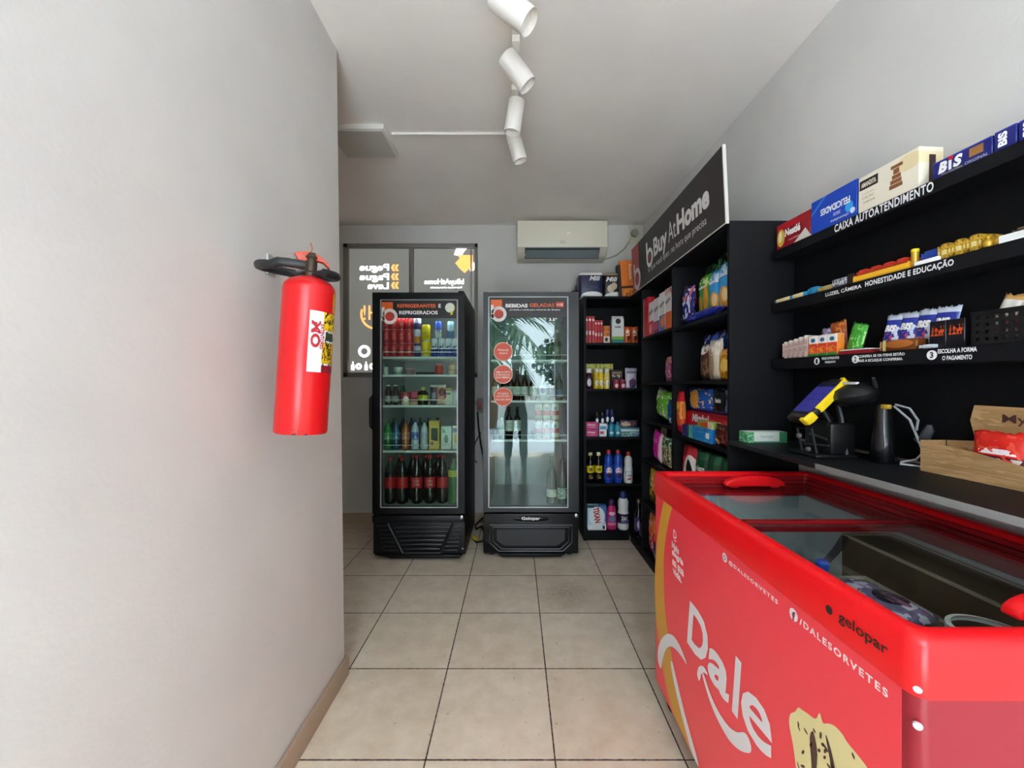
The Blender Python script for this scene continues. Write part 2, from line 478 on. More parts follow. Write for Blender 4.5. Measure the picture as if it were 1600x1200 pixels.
def detergent_parts(r, h, body, label, cap, waist=0.82):
    return [('bottle_body', [(r * 0.9, 0), (r, 0.01), (r, h * 0.42), (r * waist, h * 0.56), (r * 0.92, h * 0.7), (r * 0.8, h * 0.8), (r * 0.42, h * 0.86), (r * 0.4, h * 0.88)], body),
            ('bottle_label', [(r * 1.01, h * 0.1), (r * 1.015, h * 0.11), (r * 1.015, h * 0.41), (r * 1.0, h * 0.415)], label),
            ('cap', [(r * 0.46, h * 0.865), (r * 0.46, h * 0.95), (r * 0.36, h * 0.99), (r * 0.2, h)], cap)]
def jar_parts(r, h, body, cap, c=0.78):
    return [('jar_body', [(r * 0.9, 0), (r, 0.006), (r, h * (c - .06)), (r * 0.88, h * c)], body), ('lid', [(r * 0.95, h * c), (r * 0.95, h * .985), (r * .88, h)], cap)]

ORD = ['first', 'second', 'third', 'fourth', 'fifth', 'sixth', 'seventh', 'eighth', 'ninth', 'tenth']

# ================================================================== THE SETTING
CEIL = 2.806; YB = 3.81; FRONT = -1.7
M_wall = plaster('painted_wall', '#d0cdc9'); M_ceil = plaster('painted_ceiling', '#efeae4', amount=0.03)
M_base = plaster('tan_baseboard', '#b9a58f', rough=0.45, bump=0.02); M_board = timber_board()
M_out = plaster('render', '#d9d6cf', rough=0.9)
def wallx(y): return 1.197 + 0.03 * (YB - y)
fl = struct('floor', MB().box(-2.5, 1.6, FRONT, 4.0, -0.1, 0).mesh('floor', floor_tiles()))
struct('ceiling', MB().box(-2.5, 1.6, FRONT, 4.0, CEIL, CEIL + 0.12).mesh('ceiling', M_ceil))
WX0, WX1, WZ0, WZ1 = -1.625, -0.36, 1.372, 2.63
struct('wall_back', MB().box(-2.5, WX0, YB, 4.0, 0, CEIL).box(WX1, 1.6, YB, 4.0, 0, CEIL).box(WX0, WX1, YB, 4.0, 0, WZ0).box(WX0, WX1, YB, 4.0, WZ1, CEIL).mesh('wall', M_wall))
w = MB().prism_z([(wallx(FRONT), FRONT), (1.6, FRONT), (1.6, 4.0), (wallx(4.0), 4.0)], 0, CEIL)
struct('wall_right', w.mesh('wall', M_wall))
# the left wall leans a little out of plumb and ends in an outside corner
lw = MB(); zb = [(-2.5, FRONT), (-0.768, FRONT), (-0.768, 1.81), (-2.5, 1.81)]
lw.add([(x, y, 0) for x, y in zb] + [(x - (0.035 if x > -1 else 0), y, CEIL) for x, y in zb],
       [(0, 3, 2, 1), (4, 5, 6, 7), (0, 1, 5, 4), (1, 2, 6, 5), (2, 3, 7, 6), (3, 0, 4, 7)])
struct('wall_left', lw.mesh('wall', M_wall))
struct('wall_alcove', MB().box(-2.6, -2.45, 1.81, 4.0, 0, CEIL).mesh('wall', M_wall))
struct('wall_front', MB().box(0.75, 1.6, FRONT - 0.15, FRONT, 0, CEIL).box(-0.768, 0.75, FRONT - 0.15, FRONT, 2.65, CEIL).mesh('wall', M_out))
struct('baseboard_left', MB().box(-0.768, -0.752, FRONT, 1.822, 0, 0.086).box(-2.4, -0.768, 1.81, 1.822, 0, 0.086).mesh('baseboard', M_base, bevel=0.003))
struct('baseboard_back', MB().box(-2.4, 1.15, YB - 0.012, YB, 0, 0.094).mesh('baseboard', M_base, bevel=0.003))

# window with a printed film on its panes, daylight coming through the cut-out lettering
M_alu = mat('#85817c', 0.45, 0.0, name='aluminium'); M_film = mat('#92938c', 0.6, name='window_film', emit=0.40)
GLOW = mat('#fdfdff', 0.6, emit=2.4); GLOWO = mat('#ffb060', 0.6, emit=1.3)
win = Thing('window_1', kind='structure', M=tr(0, YB, 0))
fr = MB()
for a in ((WX0, WX1, WZ1 - 0.04, WZ1), (WX0, WX1, WZ0, WZ0 + 0.045), (WX0, WX0 + 0.045, WZ0, WZ1), (WX1 - 0.03, WX1, WZ0, WZ1)):
    fr.box(a[0], a[1], -0.015, 0.07, a[2], a[3])
win.add('window_frame', fr.mesh('window_frame', M_alu, bevel=0.003))
win.add('mullion', MB().box(-1.008, -0.965, -0.005, 0.05, WZ0 + 0.03, WZ1 - 0.03).mesh('mullion', M_alu, bevel=0.003))
win.add('rail', MB().box(-0.425, -0.415, -0.03, 0.01, WZ0, WZ1 - 0.06).mesh('rail', mat('#a9a7a3', 0.4, 0.4), bevel=0.002))
pl = win.add('pane', MB().box(-1.58, -1.008, 0.02, 0.026, WZ0 + 0.045, WZ1 - 0.04).mesh('pane', M_film))
pr = win.add('pane', MB().box(-0.965, -0.39, 0.02, 0.026, WZ0 + 0.045, WZ1 - 0.04).mesh('pane', M_film))
FY = 0.0185
fl_ = {'flip': True, 'bold': 0.025}
addtext(win, [('Pegue', -1.342, 2.405, 0.28, 0.085, fl_), ('Pague', -1.342, 2.315, 0.28, 0.085, fl_), ('Leve', -1.305, 2.24, 0.20, 0.066, fl_)], GLOW, y=FY, parent=pl)
ar = MB()
for z in (2.41, 2.325, 2.243):
    for dx in (0, 0.034):
        x0 = -1.172 + dx
        ar.flat([(x0 + 0.03, z + 0.032), (x0 + 0.006, z + 0.032), (x0 - 0.012, z), (x0 + 0.006, z - 0.032), (x0 + 0.03, z - 0.032), (x0 + 0.012, z)], FY)
win.add('arrow_print', ar.mesh('arrow_print', GLOWO), parent=pl)
win.add('lettering', lettering([('H!', -1.37, 1.985, 0.15, 0.14, {'flip': True})], GLOWO, y=FY), parent=pl)
def arc(cx, cz, r, w, a0, a1, n=24, y=FY, mb=None):
    mb = mb or MB(); vs = []; 
    for i in range(n + 1):
        a = math.radians(a0 + (a1 - a0) * i / n)
        vs += [(cx + (r - w / 2) * math.cos(a), y, cz + (r - w / 2) * math.sin(a)), (cx + (r + w / 2) * math.cos(a), y, cz + (r + w / 2) * math.sin(a))]
    return mb.add(vs, [(2 * i, 2 * i + 1, 2 * i + 3, 2 * i + 2) for i in range(n)])
win.add('smile_print', arc(-1.33, 1.97, 0.135, 0.02, 160, 330).flat([(-1.36, 2.10), (-1.31, 2.10), (-1.335, 2.13)], FY).mesh('smile_print', GLOWO), parent=pl)
win.add('ring_print', arc(-1.437, 1.618, 0.045, 0.026, 0, 360).mesh('ring_print', GLOW), parent=pl)
for i, x in enumerate((-1.545, -1.49, -1.42, -1.36)):
    ic = MB()
    if i % 2 == 0: ic.flat([(x - .016, 1.44), (x + .016, 1.44), (x + .016, 1.485), (x + .006, 1.5), (x + .006, 1.52), (x - .006, 1.52), (x - .006, 1.5), (x - .016, 1.485)], FY)
    else: arc(x, 1.475, 0.02, 0.02, 0, 360, 16, FY, ic)
    win.add('icon_print', ic.mesh('icon_print', GLOW), parent=pl)
addtext(win, [('bBuyAtHome', -0.68, 2.272, 0.375, 0.066, fl_), ('O que você quer, na hora que precisa', -0.66, 2.222, 0.30, 0.022, {'flip': True, 'bold': 0.02})], GLOW, y=FY, parent=pr)
win.add('swirl_print', arc(-0.405, 2.5, 0.145, 0.075, 85, 170, mb=arc(-0.47, 2.52, 0.12, 0.06, 285, 320)).mesh('swirl_print', GLOW), parent=pr)
win.add('arrow_print', MB().flat([(-0.43, 2.53), (-0.555, 2.53), (-0.53, 2.50), (-0.575, 2.455), (-0.53, 2.40), (-0.485, 2.36), (-0.44, 2.405), (-0.405, 2.375), (-0.41, 2.53)], FY - 0.0006).mesh('arrow_print', GLOWO), parent=pr)

# outside the shop front, seen in the cooler glass
M_pave = plaster('pale_paving', '#c9d0d9', scale=1.2, amount=0.08, rough=0.7)
struct('pavement', MB().box(-14, 14, -22, FRONT, -0.3, -0.02).mesh('pavement', M_pave))
struct('wall_garden', MB().box(-14, 14, -9.2, -9.0, -0.02, 1.15).mesh('wall', M_out))
M_leaf = mat('#2c5a2c', 0.6, name='leaf'); M_trunk = plaster('bark', '#6b5238', scale=14, amount=0.35, rough=0.9)
def palm(x, y, h, seed, label):
    rnd = random.Random(seed)
    t = Thing('palm_tree', label, 'tree', tr(x, y, -0.02))
    t.add('trunk', MB().tube([(0.06 * math.sin(k * .7), 0, h * k / 8) for k in range(9)], [0.19 - 0.008 * k for k in range(9)], 10).mesh('trunk', M_trunk))
    mb = MB()
    for k in range(26):
        az = rnd.uniform(0, 2 * PI); el = rnd.uniform(-0.1, 1.2); Ln = rnd.uniform(1.5, 2.2)
        dx, dy = math.cos(az), math.sin(az); pts = []
        for i in range(11):
            q = i / 10; r = Ln * q * math.cos(el * (1 - 0.5 * q)); zz = h + Ln * q * math.sin(el) - 1.5 * q * q
            pts.append(Vector((dx * r, dy * r, zz)))
        side = Vector((-dy, dx, 0))
        for i in range(1, 11):
            for sg in (1, -1):
                p = pts[i]; q = pts[i - 1]; ln = 0.5 * (1 - 0.5 * abs(i / 10 - 0.4))
                tip = p + side * sg * ln + (p - q) * 1.2 + Vector((0, 0, -0.22))
                mb.add([q, p, tip], [(0, 1, 2)])
    t.add('fronds', mb.mesh('fronds', M_leaf), kind='stuff')
palm(-0.75, -6.0, 3.0, 1, 'green palm with drooping fronds reflected at left of drinks cooler door')
palm(4.2, -6.4, 3.6, 2, 'taller palm with brown trunk reflected toward right of drinks cooler door')
palm(-5.6, -6.4, 3.4, 3, 'palm farther left outside, its fronds merging behind nearest palm')
M_leaf2 = mat('#1d3f22', 0.7, name='tree_leaf')
def bushy(x, y, r, h, seed, label):
    rnd = random.Random(seed); t = Thing('leafy_tree', label, 'tree', tr(x, y, -0.02), group='trees outside the shop')
    t.add('trunk', MB().tube([(0, 0, 0), (.05, 0, h * .5), (0, .05, h)], [.14, .11, .08], 8).mesh('trunk', M_trunk)); mb = MB()
    for k in range(900):
        a, b, q = rnd.uniform(0, 2 * PI), rnd.uniform(-1, 1), rnd.uniform(.55, 1) * r; c = math.sqrt(1 - b * b)
        p = Vector((q * c * math.cos(a), q * c * math.sin(a), h + q * b * .8)); u = Vector((rnd.uniform(-1, 1), rnd.uniform(-1, 1), rnd.uniform(-1, 1))).normalized() * .16; w_ = u.cross(Vector((rnd.uniform(-1, 1), rnd.uniform(-1, 1), 1))).normalized() * .09
        mb.add([p - u, p + w_, p + u, p - w_], [(0, 1, 2, 3)])
    t.add('foliage', mb.mesh('foliage', M_leaf2), kind='stuff')
bushy(-2.6, -12.0, 1.6, 2.6, 4, 'round leafy tree beyond the low garden wall, left of palm')
bushy(2.2, -12.6, 1.5, 2.4, 5, 'round leafy tree beyond the low garden wall, right of palm')

# ================================================================== CEILING AND WALL FIXTURES
M_wp = mat('#e6e2dc', 0.4, name='white_plastic'); M_cream = mat('#e8e2cf', 0.38, name='cream_plastic')
trk = Thing('light_track', 'white ceiling track running away from viewer, carrying four spotlights', 'track light rail', tr(0.0, 0, CEIL))
trk.add('rail', MB().box(-0.017, 0.017, 1.15, 2.42, -0.025, 0).mesh('rail', M_wp, bevel=0.002, seg=1))
trk.add('end_cap', MB().box(-0.019, 0.019, 2.42, 2.44, -0.027, 0).mesh('end_cap', M_wp, bevel=0.002, seg=1))
def spot(x, y, dz, aim, R, L, label):
    t = Thing('track_spotlight', label, 'spotlight', tr(x, y, CEIL - 0.025), group='spotlights on the ceiling track')
    t.add('adapter', MB().box(-0.017, 0.017, -0.05, 0.05, -0.03, 0).mesh('adapter', M_wp, bevel=0.003))
    t.add('arm', MB().tube([(0, 0, -0.02), (-0.012, 0, -0.06), (0, 0, -dz)], 0.009, 8).mesh('arm', M_wp))
    d = Vector(aim).normalized(); q = Vector((0, 0, 1)).rotation_difference(d).to_matrix().to_4x4()
    B = tr(0, 0, -dz) @ q
    t.add('housing', MB().lathe([(R * 0.93, -L * 0.44), (R, -L * 0.42), (R, L * 0.56), (R * 0.95, L * 0.56), (R * 0.9, L * 0.40), (R * 0.3, L * 0.36)], 32, cap=True).mesh('housing', M_wp), B)
    t.add('lens', MB().lathe([(0.0001, L * 0.41), (R * 0.88, L * 0.41)], 24, cap=False).mesh('lens', mat('#f4f1ea', 0.25)), B)
spot(-0.02, 1.45, 0.12, (0.7, -0.05, -0.6), 0.046, 0.165, 'white tube spotlight nearest the viewer, its open mouth showing')
spot(0.0, 1.75, 0.11, (0.62, 0.1, -0.75), 0.043, 0.15, 'second white spotlight on the track, tilted like the one before')
spot(-0.005, 2.03, 0.12, (-0.16, 0.1, -1), 0.042, 0.155, 'third white spotlight, the only one tipping slightly left')
spot(0.002, 2.28, 0.13, (0.3, 0.12, -1), 0.041, 0.15, 'smallest looking white spotlight at the far end of track')
Thing('cable_duct', 'thin white cable duct across ceiling from square lamp to track', 'cable duct', tr(0, 0, 0), solo=MB().box(-0.74, -0.02, 2.405, 2.42, CEIL - 0.012, CEIL).mesh('cable_duct', M_wp))
pn = Thing('ceiling_lamp', 'flat square white surface lamp on ceiling beside left wall corner', 'ceiling lamp', tr(-0.93, 2.47, CEIL))
pn.add('frame', MB().box(-0.17, 0.17, -0.15, 0.15, -0.032, 0).mesh('frame', mat('#d9d5ce', 0.4), bevel=0.006))
pn.add('diffuser', MB().box(-0.155, 0.155, -0.135, 0.135, -0.036, -0.031).mesh('diffuser', mat('#bdb9b2', 0.6)))

# air conditioner
ac = Thing('air_conditioner', 'cream split air conditioner mounted high on the back wall', 'air conditioner', tr(0.416, YB, 2.44))
prof = [(0, 0.005), (-0.10, 0.0), (-0.165, 0.03), (-0.20, 0.085), (-0.207, 0.12), (-0.207, 0.30), (-0.18, 0.335), (0, 0.34)]
ac.add('housing', MB().prism_x(prof, -0.40, 0.40).mesh('housing', mat('#cfc8b8', 0.4), bevel=0.008))
ac.add('front_panel', MB().box(-0.402, 0.402, -0.216, -0.2, 0.085, 0.325).mesh('front_panel', M_cream, bevel=0.008))
ac.add('air_slot', MB().prism_x([(-0.135, 0.007), (-0.203, 0.072), (-0.208, 0.083), (-0.12, 0.03)], -0.335, 0.335).mesh('air_slot', mat('#22282a', 0.5)))
ac.add('louver', MB().prism_x([(-0.15, 0.012), (-0.207, 0.064), (-0.211, 0.06), (-0.152, 0.007)], -0.33, 0.33).mesh('louver', mat('#7b8486', 0.4)))
ac.add('display', lettering([('17', 0.055, 0.21, 0.028, 0.024)], mat('#fffbe8', 0.5, emit=0.6), y=-0.2166))
ac.add('lettering', lettering([('inverter', 0.0, 0.142, 0.045, 0.009), ('_____', 0.0, 0.125, 0.05, 0.004, {'bold': .03})], mat('#6a675f', 0.5), y=-0.2166))
ob_ = Thing('outlet_box', 'round grey outlet with white plate high beside air conditioner', 'socket', tr(1.135, YB, 2.78 - 0.02))
ob_.add('plate', MB().box(-0.075, 0.05, -0.012, 0, -0.13, 0.03).mesh('plate', mat('#c9c2ae', 0.5), bevel=0.003))
ob_.add('socket_face', MB().lathe([(0.036, 0), (0.036, 0.022), (0.026, 0.026)], 24).mesh('socket_face', mat('#8f8a82', 0.5)), tr(-0.02, -0.01, -0.035) @ rx(PI / 2))
Thing('power_cable', 'thin cream cord sagging from air conditioner to the round outlet', 'cord', tr(0, 0, 0), solo=MB().tube([(0.822, YB - 0.03, 2.478), (0.86, YB - 0.02, 2.485), (0.95, YB - 0.012, 2.52), (1.02, YB - 0.012, 2.58), (1.065, YB - 0.012, 2.65), (1.085, YB - 0.015, 2.70)], 0.006, 8).mesh('cord', mat('#a9a288', 0.5)))

# fire extinguisher on the left wall
fe = Thing('fire_extinguisher', 'red fire extinguisher hanging tilted on the white left wall', 'fire extinguisher', tr(-0.618, 1.16, 1.168) @ rz(math.radians(27)) @ ry(math.radians(3.2)))
R0 = 0.0695; M_fe = art('#d4161c', [('rn', 0.2, 0.62, 0.0, 0.035, 9, 0.52, '#3a2a20')], 0.28)
fe.add('cylinder', MB().lathe([(R0 * .95, 0), (R0, 0.006), (R0, 0.41), (R0 * .97, 0.422), (R0 * .8, 0.436), (R0 * .5, 0.446), (0.022, 0.45)], 40).mesh('cylinder', M_fe))
def patch(r, a0, a1, z0, z1, m, name, n=14):
    vs = []
    for i in range(n + 1):
        a = math.radians(a0 + (a1 - a0) * i / n)
        vs += [(r * math.sin(a), -r * math.cos(a), z0), (r * math.sin(a), -r * math.cos(a), z1)]
    return MB().add(vs, [(2 * i, 2 * i + 2, 2 * i + 3, 2 * i + 1) for i in range(n)], True).mesh(name, m)
fe.add('label_sticker', patch(R0 + .0006, 4, 88, 0.175, 0.345, art('#e8e9ec', [('r', 0.55, 1, 0.7, 1, '#e8c51d'), ('r', 0.55, 1, 0.15, 0.5, '#e3bb1a'), ('r', 0.66, 0.95, 0.53, 0.67, '#2a4a3a'), ('rn', 0.55, 1, 0.12, 1, 14, .56, '#3a2c10'), ('r', 0.55, 1, 0.0, 0.12, '#8b1f2a')]), 'label_sticker'))
fe.add('date_sticker', patch(R0 + .0006, 62, 88, 0.35, 0.405, art('#e7ae2c', [('n', 9, .56, '#9c3a1a')]), 'date_sticker'))
wpl = lambda r: (lambda X, Z: (r * math.sin(X / r), -r * math.cos(X / r), Z))
fe.add('lettering', lettering([('MO', 0.023, 0.28, 0.075, 0.026, {'rot': -PI / 2, 'bold': .05}), ('EXTINTORES', 0.041, 0.275, 0.07, 0.011, {'rot': -PI / 2, 'bold': .03})], mat('#b3202c', 0.5), wpl(R0 + .0012)))
fe.add('lettering', lettering([('ÁGUA', 0.068, 0.322, 0.03, 0.016, {'bold': .03}), ('CLASSE A', 0.070, 0.235, 0.05, 0.014, {'rot': -PI / 2, 'bold': .03})], INK, wpl(R0 + .0012)))
M_hose = mat('#1b1c1e', 0.45)
fe.add('valve', MB().lathe([(0.022, 0.445), (0.024, 0.46), (0.016, 0.465), (0.016, 0.50), (0.02, 0.505), (0.012, 0.52)], 20).mesh('valve', mat('#4a3d30', 0.4, 0.5)))
fe.add('lever', MB().prism([(-0.03, 0.487), (0.0, 0.50), (0.03, 0.497), (0.05, 0.48), (0.045, 0.495), (0.02, 0.515), (-0.012, 0.522), (-0.045, 0.512)], -0.011, 0.011).mesh('lever', mat('#c2452c', 0.4), bevel=0.002))
fe.add('pull_ring', MB().tube([(-0.045 + 0.016 * math.cos(a * PI / 8), 0.004 * math.sin(a), 0.497 + 0.012 * math.sin(a * PI / 8)) for a in range(16)], 0.0022, 6, closed=True).mesh('pull_ring', SILVER))
fe.add('hook_wire', MB().tube([(-0.005, 0, 0.51), (0.0, 0, 0.535), (-0.006, 0.0, 0.55)], 0.002, 6).mesh('hook_wire', mat('#b8683a', .4, .5)))
hp = []
for k in range(27):
    a = math.radians(-50 + 330 * k / 26); hp.append((-0.03 + 0.098 * math.cos(a), 0.085 * math.sin(a), 0.462 + 0.012 * math.sin(a) + (0.010 if k > 22 else 0)))
fe.add('hose', MB().tube(hp, 0.0125, 12).mesh('hose', M_hose))
fe.add('hanger_bracket', MB().tube([(0, 0, 0.472), (-0.04, 0.08, 0.48), (-0.088, 0.17, 0.49), (-0.09, 0.18, 0.505)], 0.005, 8).mesh('hanger_bracket', mat('#8d8e8c', .4, .5)))
fe.add('hose_clip', MB().tube([(0.0, 0, 0.455), (0.03, -0.05, 0.455), (0.045, -0.06, 0.458)], 0.01, 8).mesh('hose_clip', M_hose))
hk = Thing('wall_hook', 'small grey metal hook screwed to wall above extinguisher hose', 'hook', tr(-0.79, 1.29, 1.675))
hk.add('plate', MB().box(0, 0.012, -0.022, 0.022, -0.02, 0.045).mesh('plate', mat('#b9bab8', 0.35, 0.6), bevel=0.004))
hk.add('prong', MB().tube([(0.01, 0, 0.03), (0.035, 0, 0.035), (0.04, 0, 0.015), (0.042, 0, -0.005)], 0.004, 8).mesh('prong', DARKMET))

# adapter and cords between the coolers
pa = Thing('power_adapter', 'red and grey power adapter hanging on wall between two coolers', 'adapter', tr(-0.335, YB - 0.04, 1.13))
pa.add('case', MB().box(-0.03, 0.03, -0.02, 0.0, -0.085, 0.045).mesh('case', mat('#8d8e90', 0.4), bevel=0.005))
pa.add('switch', MB().box(-0.017, 0.017, -0.026, -0.019, -0.06, 0.03).mesh('switch', mat('#a7342c', 0.35), bevel=0.003))
pa.add('back_plate', MB().box(-0.04, 0.04, 0.0, 0.04, -0.02, 0.02).mesh('back_plate', mat('#77777a', .5)))
Thing('power_cable', 'black cord drooping from the adapter down beside right cooler', 'cord', tr(0, 0, 0), solo=MB().tube([(-0.36, 3.79, 1.05), (-0.35, 3.79, 0.9), (-0.33, 3.79, 0.75), (-0.305, 3.79, 0.62), (-0.295, 3.79, 0.35), (-0.29, 3.79, 0.10), (-0.30, 3.78, 0.02)], 0.008, 8).mesh('cord', BLACK))
Thing('power_cable', 'thin black cord looping on the wall under the adapter', 'cord', tr(0, 0, 0), solo=MB().tube([(-0.33, 3.795, 0.85), (-0.38, 3.795, 0.76), (-0.405, 3.795, 0.66), (-0.39, 3.795, 0.59), (-0.36, 3.795, 0.57)], 0.005, 8).mesh('cord', BLACK))
Thing('power_cable', 'black cord lying in loops on floor between the coolers', 'cord', tr(0, 0, 0), solo=MB().tube([(-0.362, 3.40, 0.012), (-0.325, 3.31, 0.012), (-0.27, 3.33, 0.012), (-0.262, 3.45, 0.02), (-0.30, 3.55, 0.06), (-0.345, 3.50, 0.05), (-0.36, 3.6, 0.05), (-0.3, 3.68, 0.09)], 0.009, 8).mesh('cord', BLACK))
Thing('cord_tag', 'yellow tag wrapped on the black floor cord between coolers', 'tag', tr(0, 0, 0), solo=MB().tube([(-0.355, 3.37, 0.034), (-0.335, 3.325, 0.035), (-0.31, 3.315, 0.034)], 0.014, 8).mesh('cord_tag', mat('#c3ac2c', 0.5)))

# ================================================================== DRINKS COOLERS
M_blk = mat('#0c0c0e', 0.42, name='black_steel', spec=.3); M_pl = mat('#0c0c0e', 0.42, name='black_plastic', spec=.35)
M_gl = glass('#e9f4ef', 0.0, 1.0); M_liner = mat('#aab0b0', 0.5, name='liner'); M_liner2 = mat('#8a939b', 0.5, name='dark_liner'); M_wire = mat('#dfe3e1', 0.35, name='white_wire')
def logo_b(t, x, z, s, y, parent=None):
    """orange flag with a white lowercase b and a red eye"""
    t.add('logo_print', MB().box(x - 0.30 * s, x + 0.42 * s, y - 0.0006, y, z - .05 * s, z + 0.95 * s).mesh('logo_print', ORANGE), parent=parent)
    mb = MB().box(x - 0.30 * s, x - 0.12 * s, y - 0.0014, y - 0.0008, z - 0.25 * s, z + 0.62 * s)
    arc(x + 0.22 * s, z + 0.02 * s, 0.40 * s, 0.20 * s, 180, 360 + 170, 28, y - 0.0014, mb)
    t.add('logo_letter', mb.mesh('logo_letter', mat('#ece6e2', .5)), parent=parent)
    a_ = MB().lathe([(0.0001, 0), (0.27 * s, 0)], 20, cap=False).mesh('logo_eye', mat('#c43d2e', .5))
    t.add('logo_eye', a_, tr(x + 0.22 * s, y - 0.0012, z + 0.02 * s) @ rx(PI / 2), parent=parent)

def cooler(xc, yf, w, h, zg, zd, hz, gx0, gx1, shelves, label, left):
    t = Thing('drinks_cooler', label, 'cooler', tr(xc, yf, 0), group='upright glass door coolers')
    D = 0.70; w2 = w / 2; th = 0.045
    c = MB().box(-w2, -w2 + th, 0.004, D, 0.03, h).box(w2 - th, w2, 0.004, D, 0.03, h).box(-w2 + th, w2 - th, 0.004, D, h - 0.06, h).box(-w2 + th, w2 - th, D - 0.05, D, 0.03, h - 0.06).box(-w2 + th, w2 - th, 0.004, D - 0.05, 0.03, zg - 0.005)
    t.add('cabinet', c.mesh('cabinet', M_blk))
    li = MB().box(-w2 + th, -w2 + th + .004, 0.01, D - .05, zg - .005, h - .06).box(w2 - th - .004, w2 - th, 0.01, D - .05, zg - .005, h - .06).box(-w2 + th + .004, w2 - th - .004, D - .056, D - .05, zg - .005, h - .06).box(-w2 + th + .004, w2 - th - .004, 0.01, D - .056, zg - .005, zg)
    t.add('interior_liner', li.mesh('interior_liner', M_liner if left else M_liner2))
    t.add('led_tube', MB().box(-w2 + 0.07, w2 - 0.07, 0.02, 0.035, hz[0] + 0.02, hz[0] + 0.035).mesh('led_tube', mat('#f4fbff', 0.5, emit=30.0 if left else 10.0)))
    d = MB().box(-w2, gx0, -0.045, 0, zd, h).box(gx1, w2, -0.045, 0, zd, h).box(gx0, gx1, -0.045, 0, hz[1] + 0.004, h).box(gx0, gx1, -0.045, 0, zd, zg)
    door = t.add('door', d.mesh('door_frame', M_blk if left else mat('#131317', 0.3)))
    t.add('glass', MB().box(gx0, gx1, -0.036, -0.03, zg, hz[1]).mesh('glass', M_gl), parent=door)
    e = MB()
    for a in ((gx0 - .004, gx0 + .004, zg, hz[1]), (gx1 - .004, gx1 + .004, zg, hz[1])): e.box(a[0], a[1], -0.047, -0.038, a[2], a[3])
    e.box(gx0, gx1, -0.047, -0.038, zg - .004, zg + .004).box(gx0, gx1, -0.047, -0.038, hz[1] - .003, hz[1] + .003)
    t.add('glass_trim', e.mesh('glass_trim', mat('#a9aeb0', 0.35, 0.3)), parent=door)
    t.add('header_panel', MB().box(gx0, gx1, -0.044, -0.037, hz[0], hz[1]).mesh('header_panel', mat('#231d1f', 0.45)), parent=door)
    t.add('hinge', MB().lathe([(0.014, 0), (0.014, 0.02), (0.006, 0.024)], 14).mesh('hinge', SILVER), tr(w2 - 0.02, -0.048, zd - 0.02) @ rx(PI / 2))
    t.add('top_cap', MB().box(w2 - 0.05, w2 - 0.005, -0.03, 0.05, h, h + 0.015).mesh('top_cap', M_blk, bevel=.004))
    for k, (z, rail) in enumerate(shelves):
        s = MB().box(-w2 + .055, w2 - .055, 0.012, 0.02, z - 0.016, z)
        for q in range(14):
            x = -w2 + .06 + (w - .12) * q / 13; s.box(x - .0015, x + .0015, 0.02, 0.60, z - .004, z - .001)
        s.box(-w2 + .055, w2 - .055, 0.30, 0.304, z - .008, z - .004)
        if rail:
            s.tube([(-w2 + .06, 0.014, z - .01), (-w2 + .06, 0.014, z + rail), (w2 - .06, 0.014, z + rail), (w2 - .06, 0.014, z - .01)], 0.0028, 6)
        t.add('wire_shelf', s.mesh('wire_shelf', M_wire))
    for sx_ in (-1, 1):
        t.add('foot', MB().lathe([(0.022, 0), (0.022, 0.032)], 14).mesh('foot', BLACK), tr(sx_ * (w2 - 0.06), 0.06, 0))
        t.add('foot', MB().lathe([(0.022, 0), (0.022, 0.032)], 14).mesh('foot', BLACK), tr(sx_ * (w2 - 0.06), D - 0.07, 0))
    return t, door
# left cooler: soft drinks
LC, LY = -0.72, 3.03
L, ldoor = cooler(LC, LY, 0.682, 1.985, 0.396, 0.348, (1.795, 1.93), -0.279, 0.288, [(1.514, 0.035), (1.379, 0), (1.148, 0.04), (0.807, 0.04)],
           'black upright cooler under window, headed REFRIGERANTES E REFRIGERADOS', True)
logo_b(L, -0.237, 1.805, 0.115, -0.044, ldoor)
L.add('lettering', lettering([('REFRIGERANTES', -0.015, 1.886, 0.285, 0.027, {'bold': .03})], ORANGE, y=-0.0447), parent=ldoor)
L.add('lettering', lettering([('E', 0.157, 1.886, 0.018, 0.027, {'bold': .03}), ('REFRIGERADOS', 0.0, 1.836, 0.285, 0.027, {'bold': .03})], WHITE, y=-0.0447), parent=ldoor)
L.add('badge_print', MB().lathe([(0.0001, 0), (0.036, 0)], 24, cap=False).mesh('badge_print', art('#dbe3d2', [('d', 0.25, -1.0, -0.28, '#e2c93f'), ('r', .25, .75, .5, .62, '#5f7f95')], coords='Generated')), tr(0.233, -0.0447, 1.872) @ rx(PI / 2), parent=ldoor)
L.add('badge_tail', MB().flat([(0.236, 1.845), (0.258, 1.848), (0.252, 1.822), (0.238, 1.815)], -0.0449).mesh('badge_tail', mat('#e2c93f', .5)), parent=ldoor)
L.add('handle', MB().tube([(-0.335, -0.045, 1.22), (-0.337, -0.085, 1.20), (-0.337, -0.088, 1.10), (-0.337, -0.085, 1.00), (-0.335, -0.045, 0.98)], 0.012, 10).mesh('handle', M_pl), parent=ldoor)
g = MB().box(-0.341, 0.341, -0.03, 0.0, 0.045, 0.34)
L.add('base_panel', g.mesh('base_panel', M_pl, bevel=0.008))
L.add('base_lip', MB().box(-0.34, 0.34, -0.055, 0.0, 0.285, 0.338).prism([(-0.33, 0.045), (0.33, 0.045), (0.30, 0.02), (-0.2, 0.018)], -0.05, 0.0).mesh('base_lip', M_pl, bevel=0.006))
g = MB()
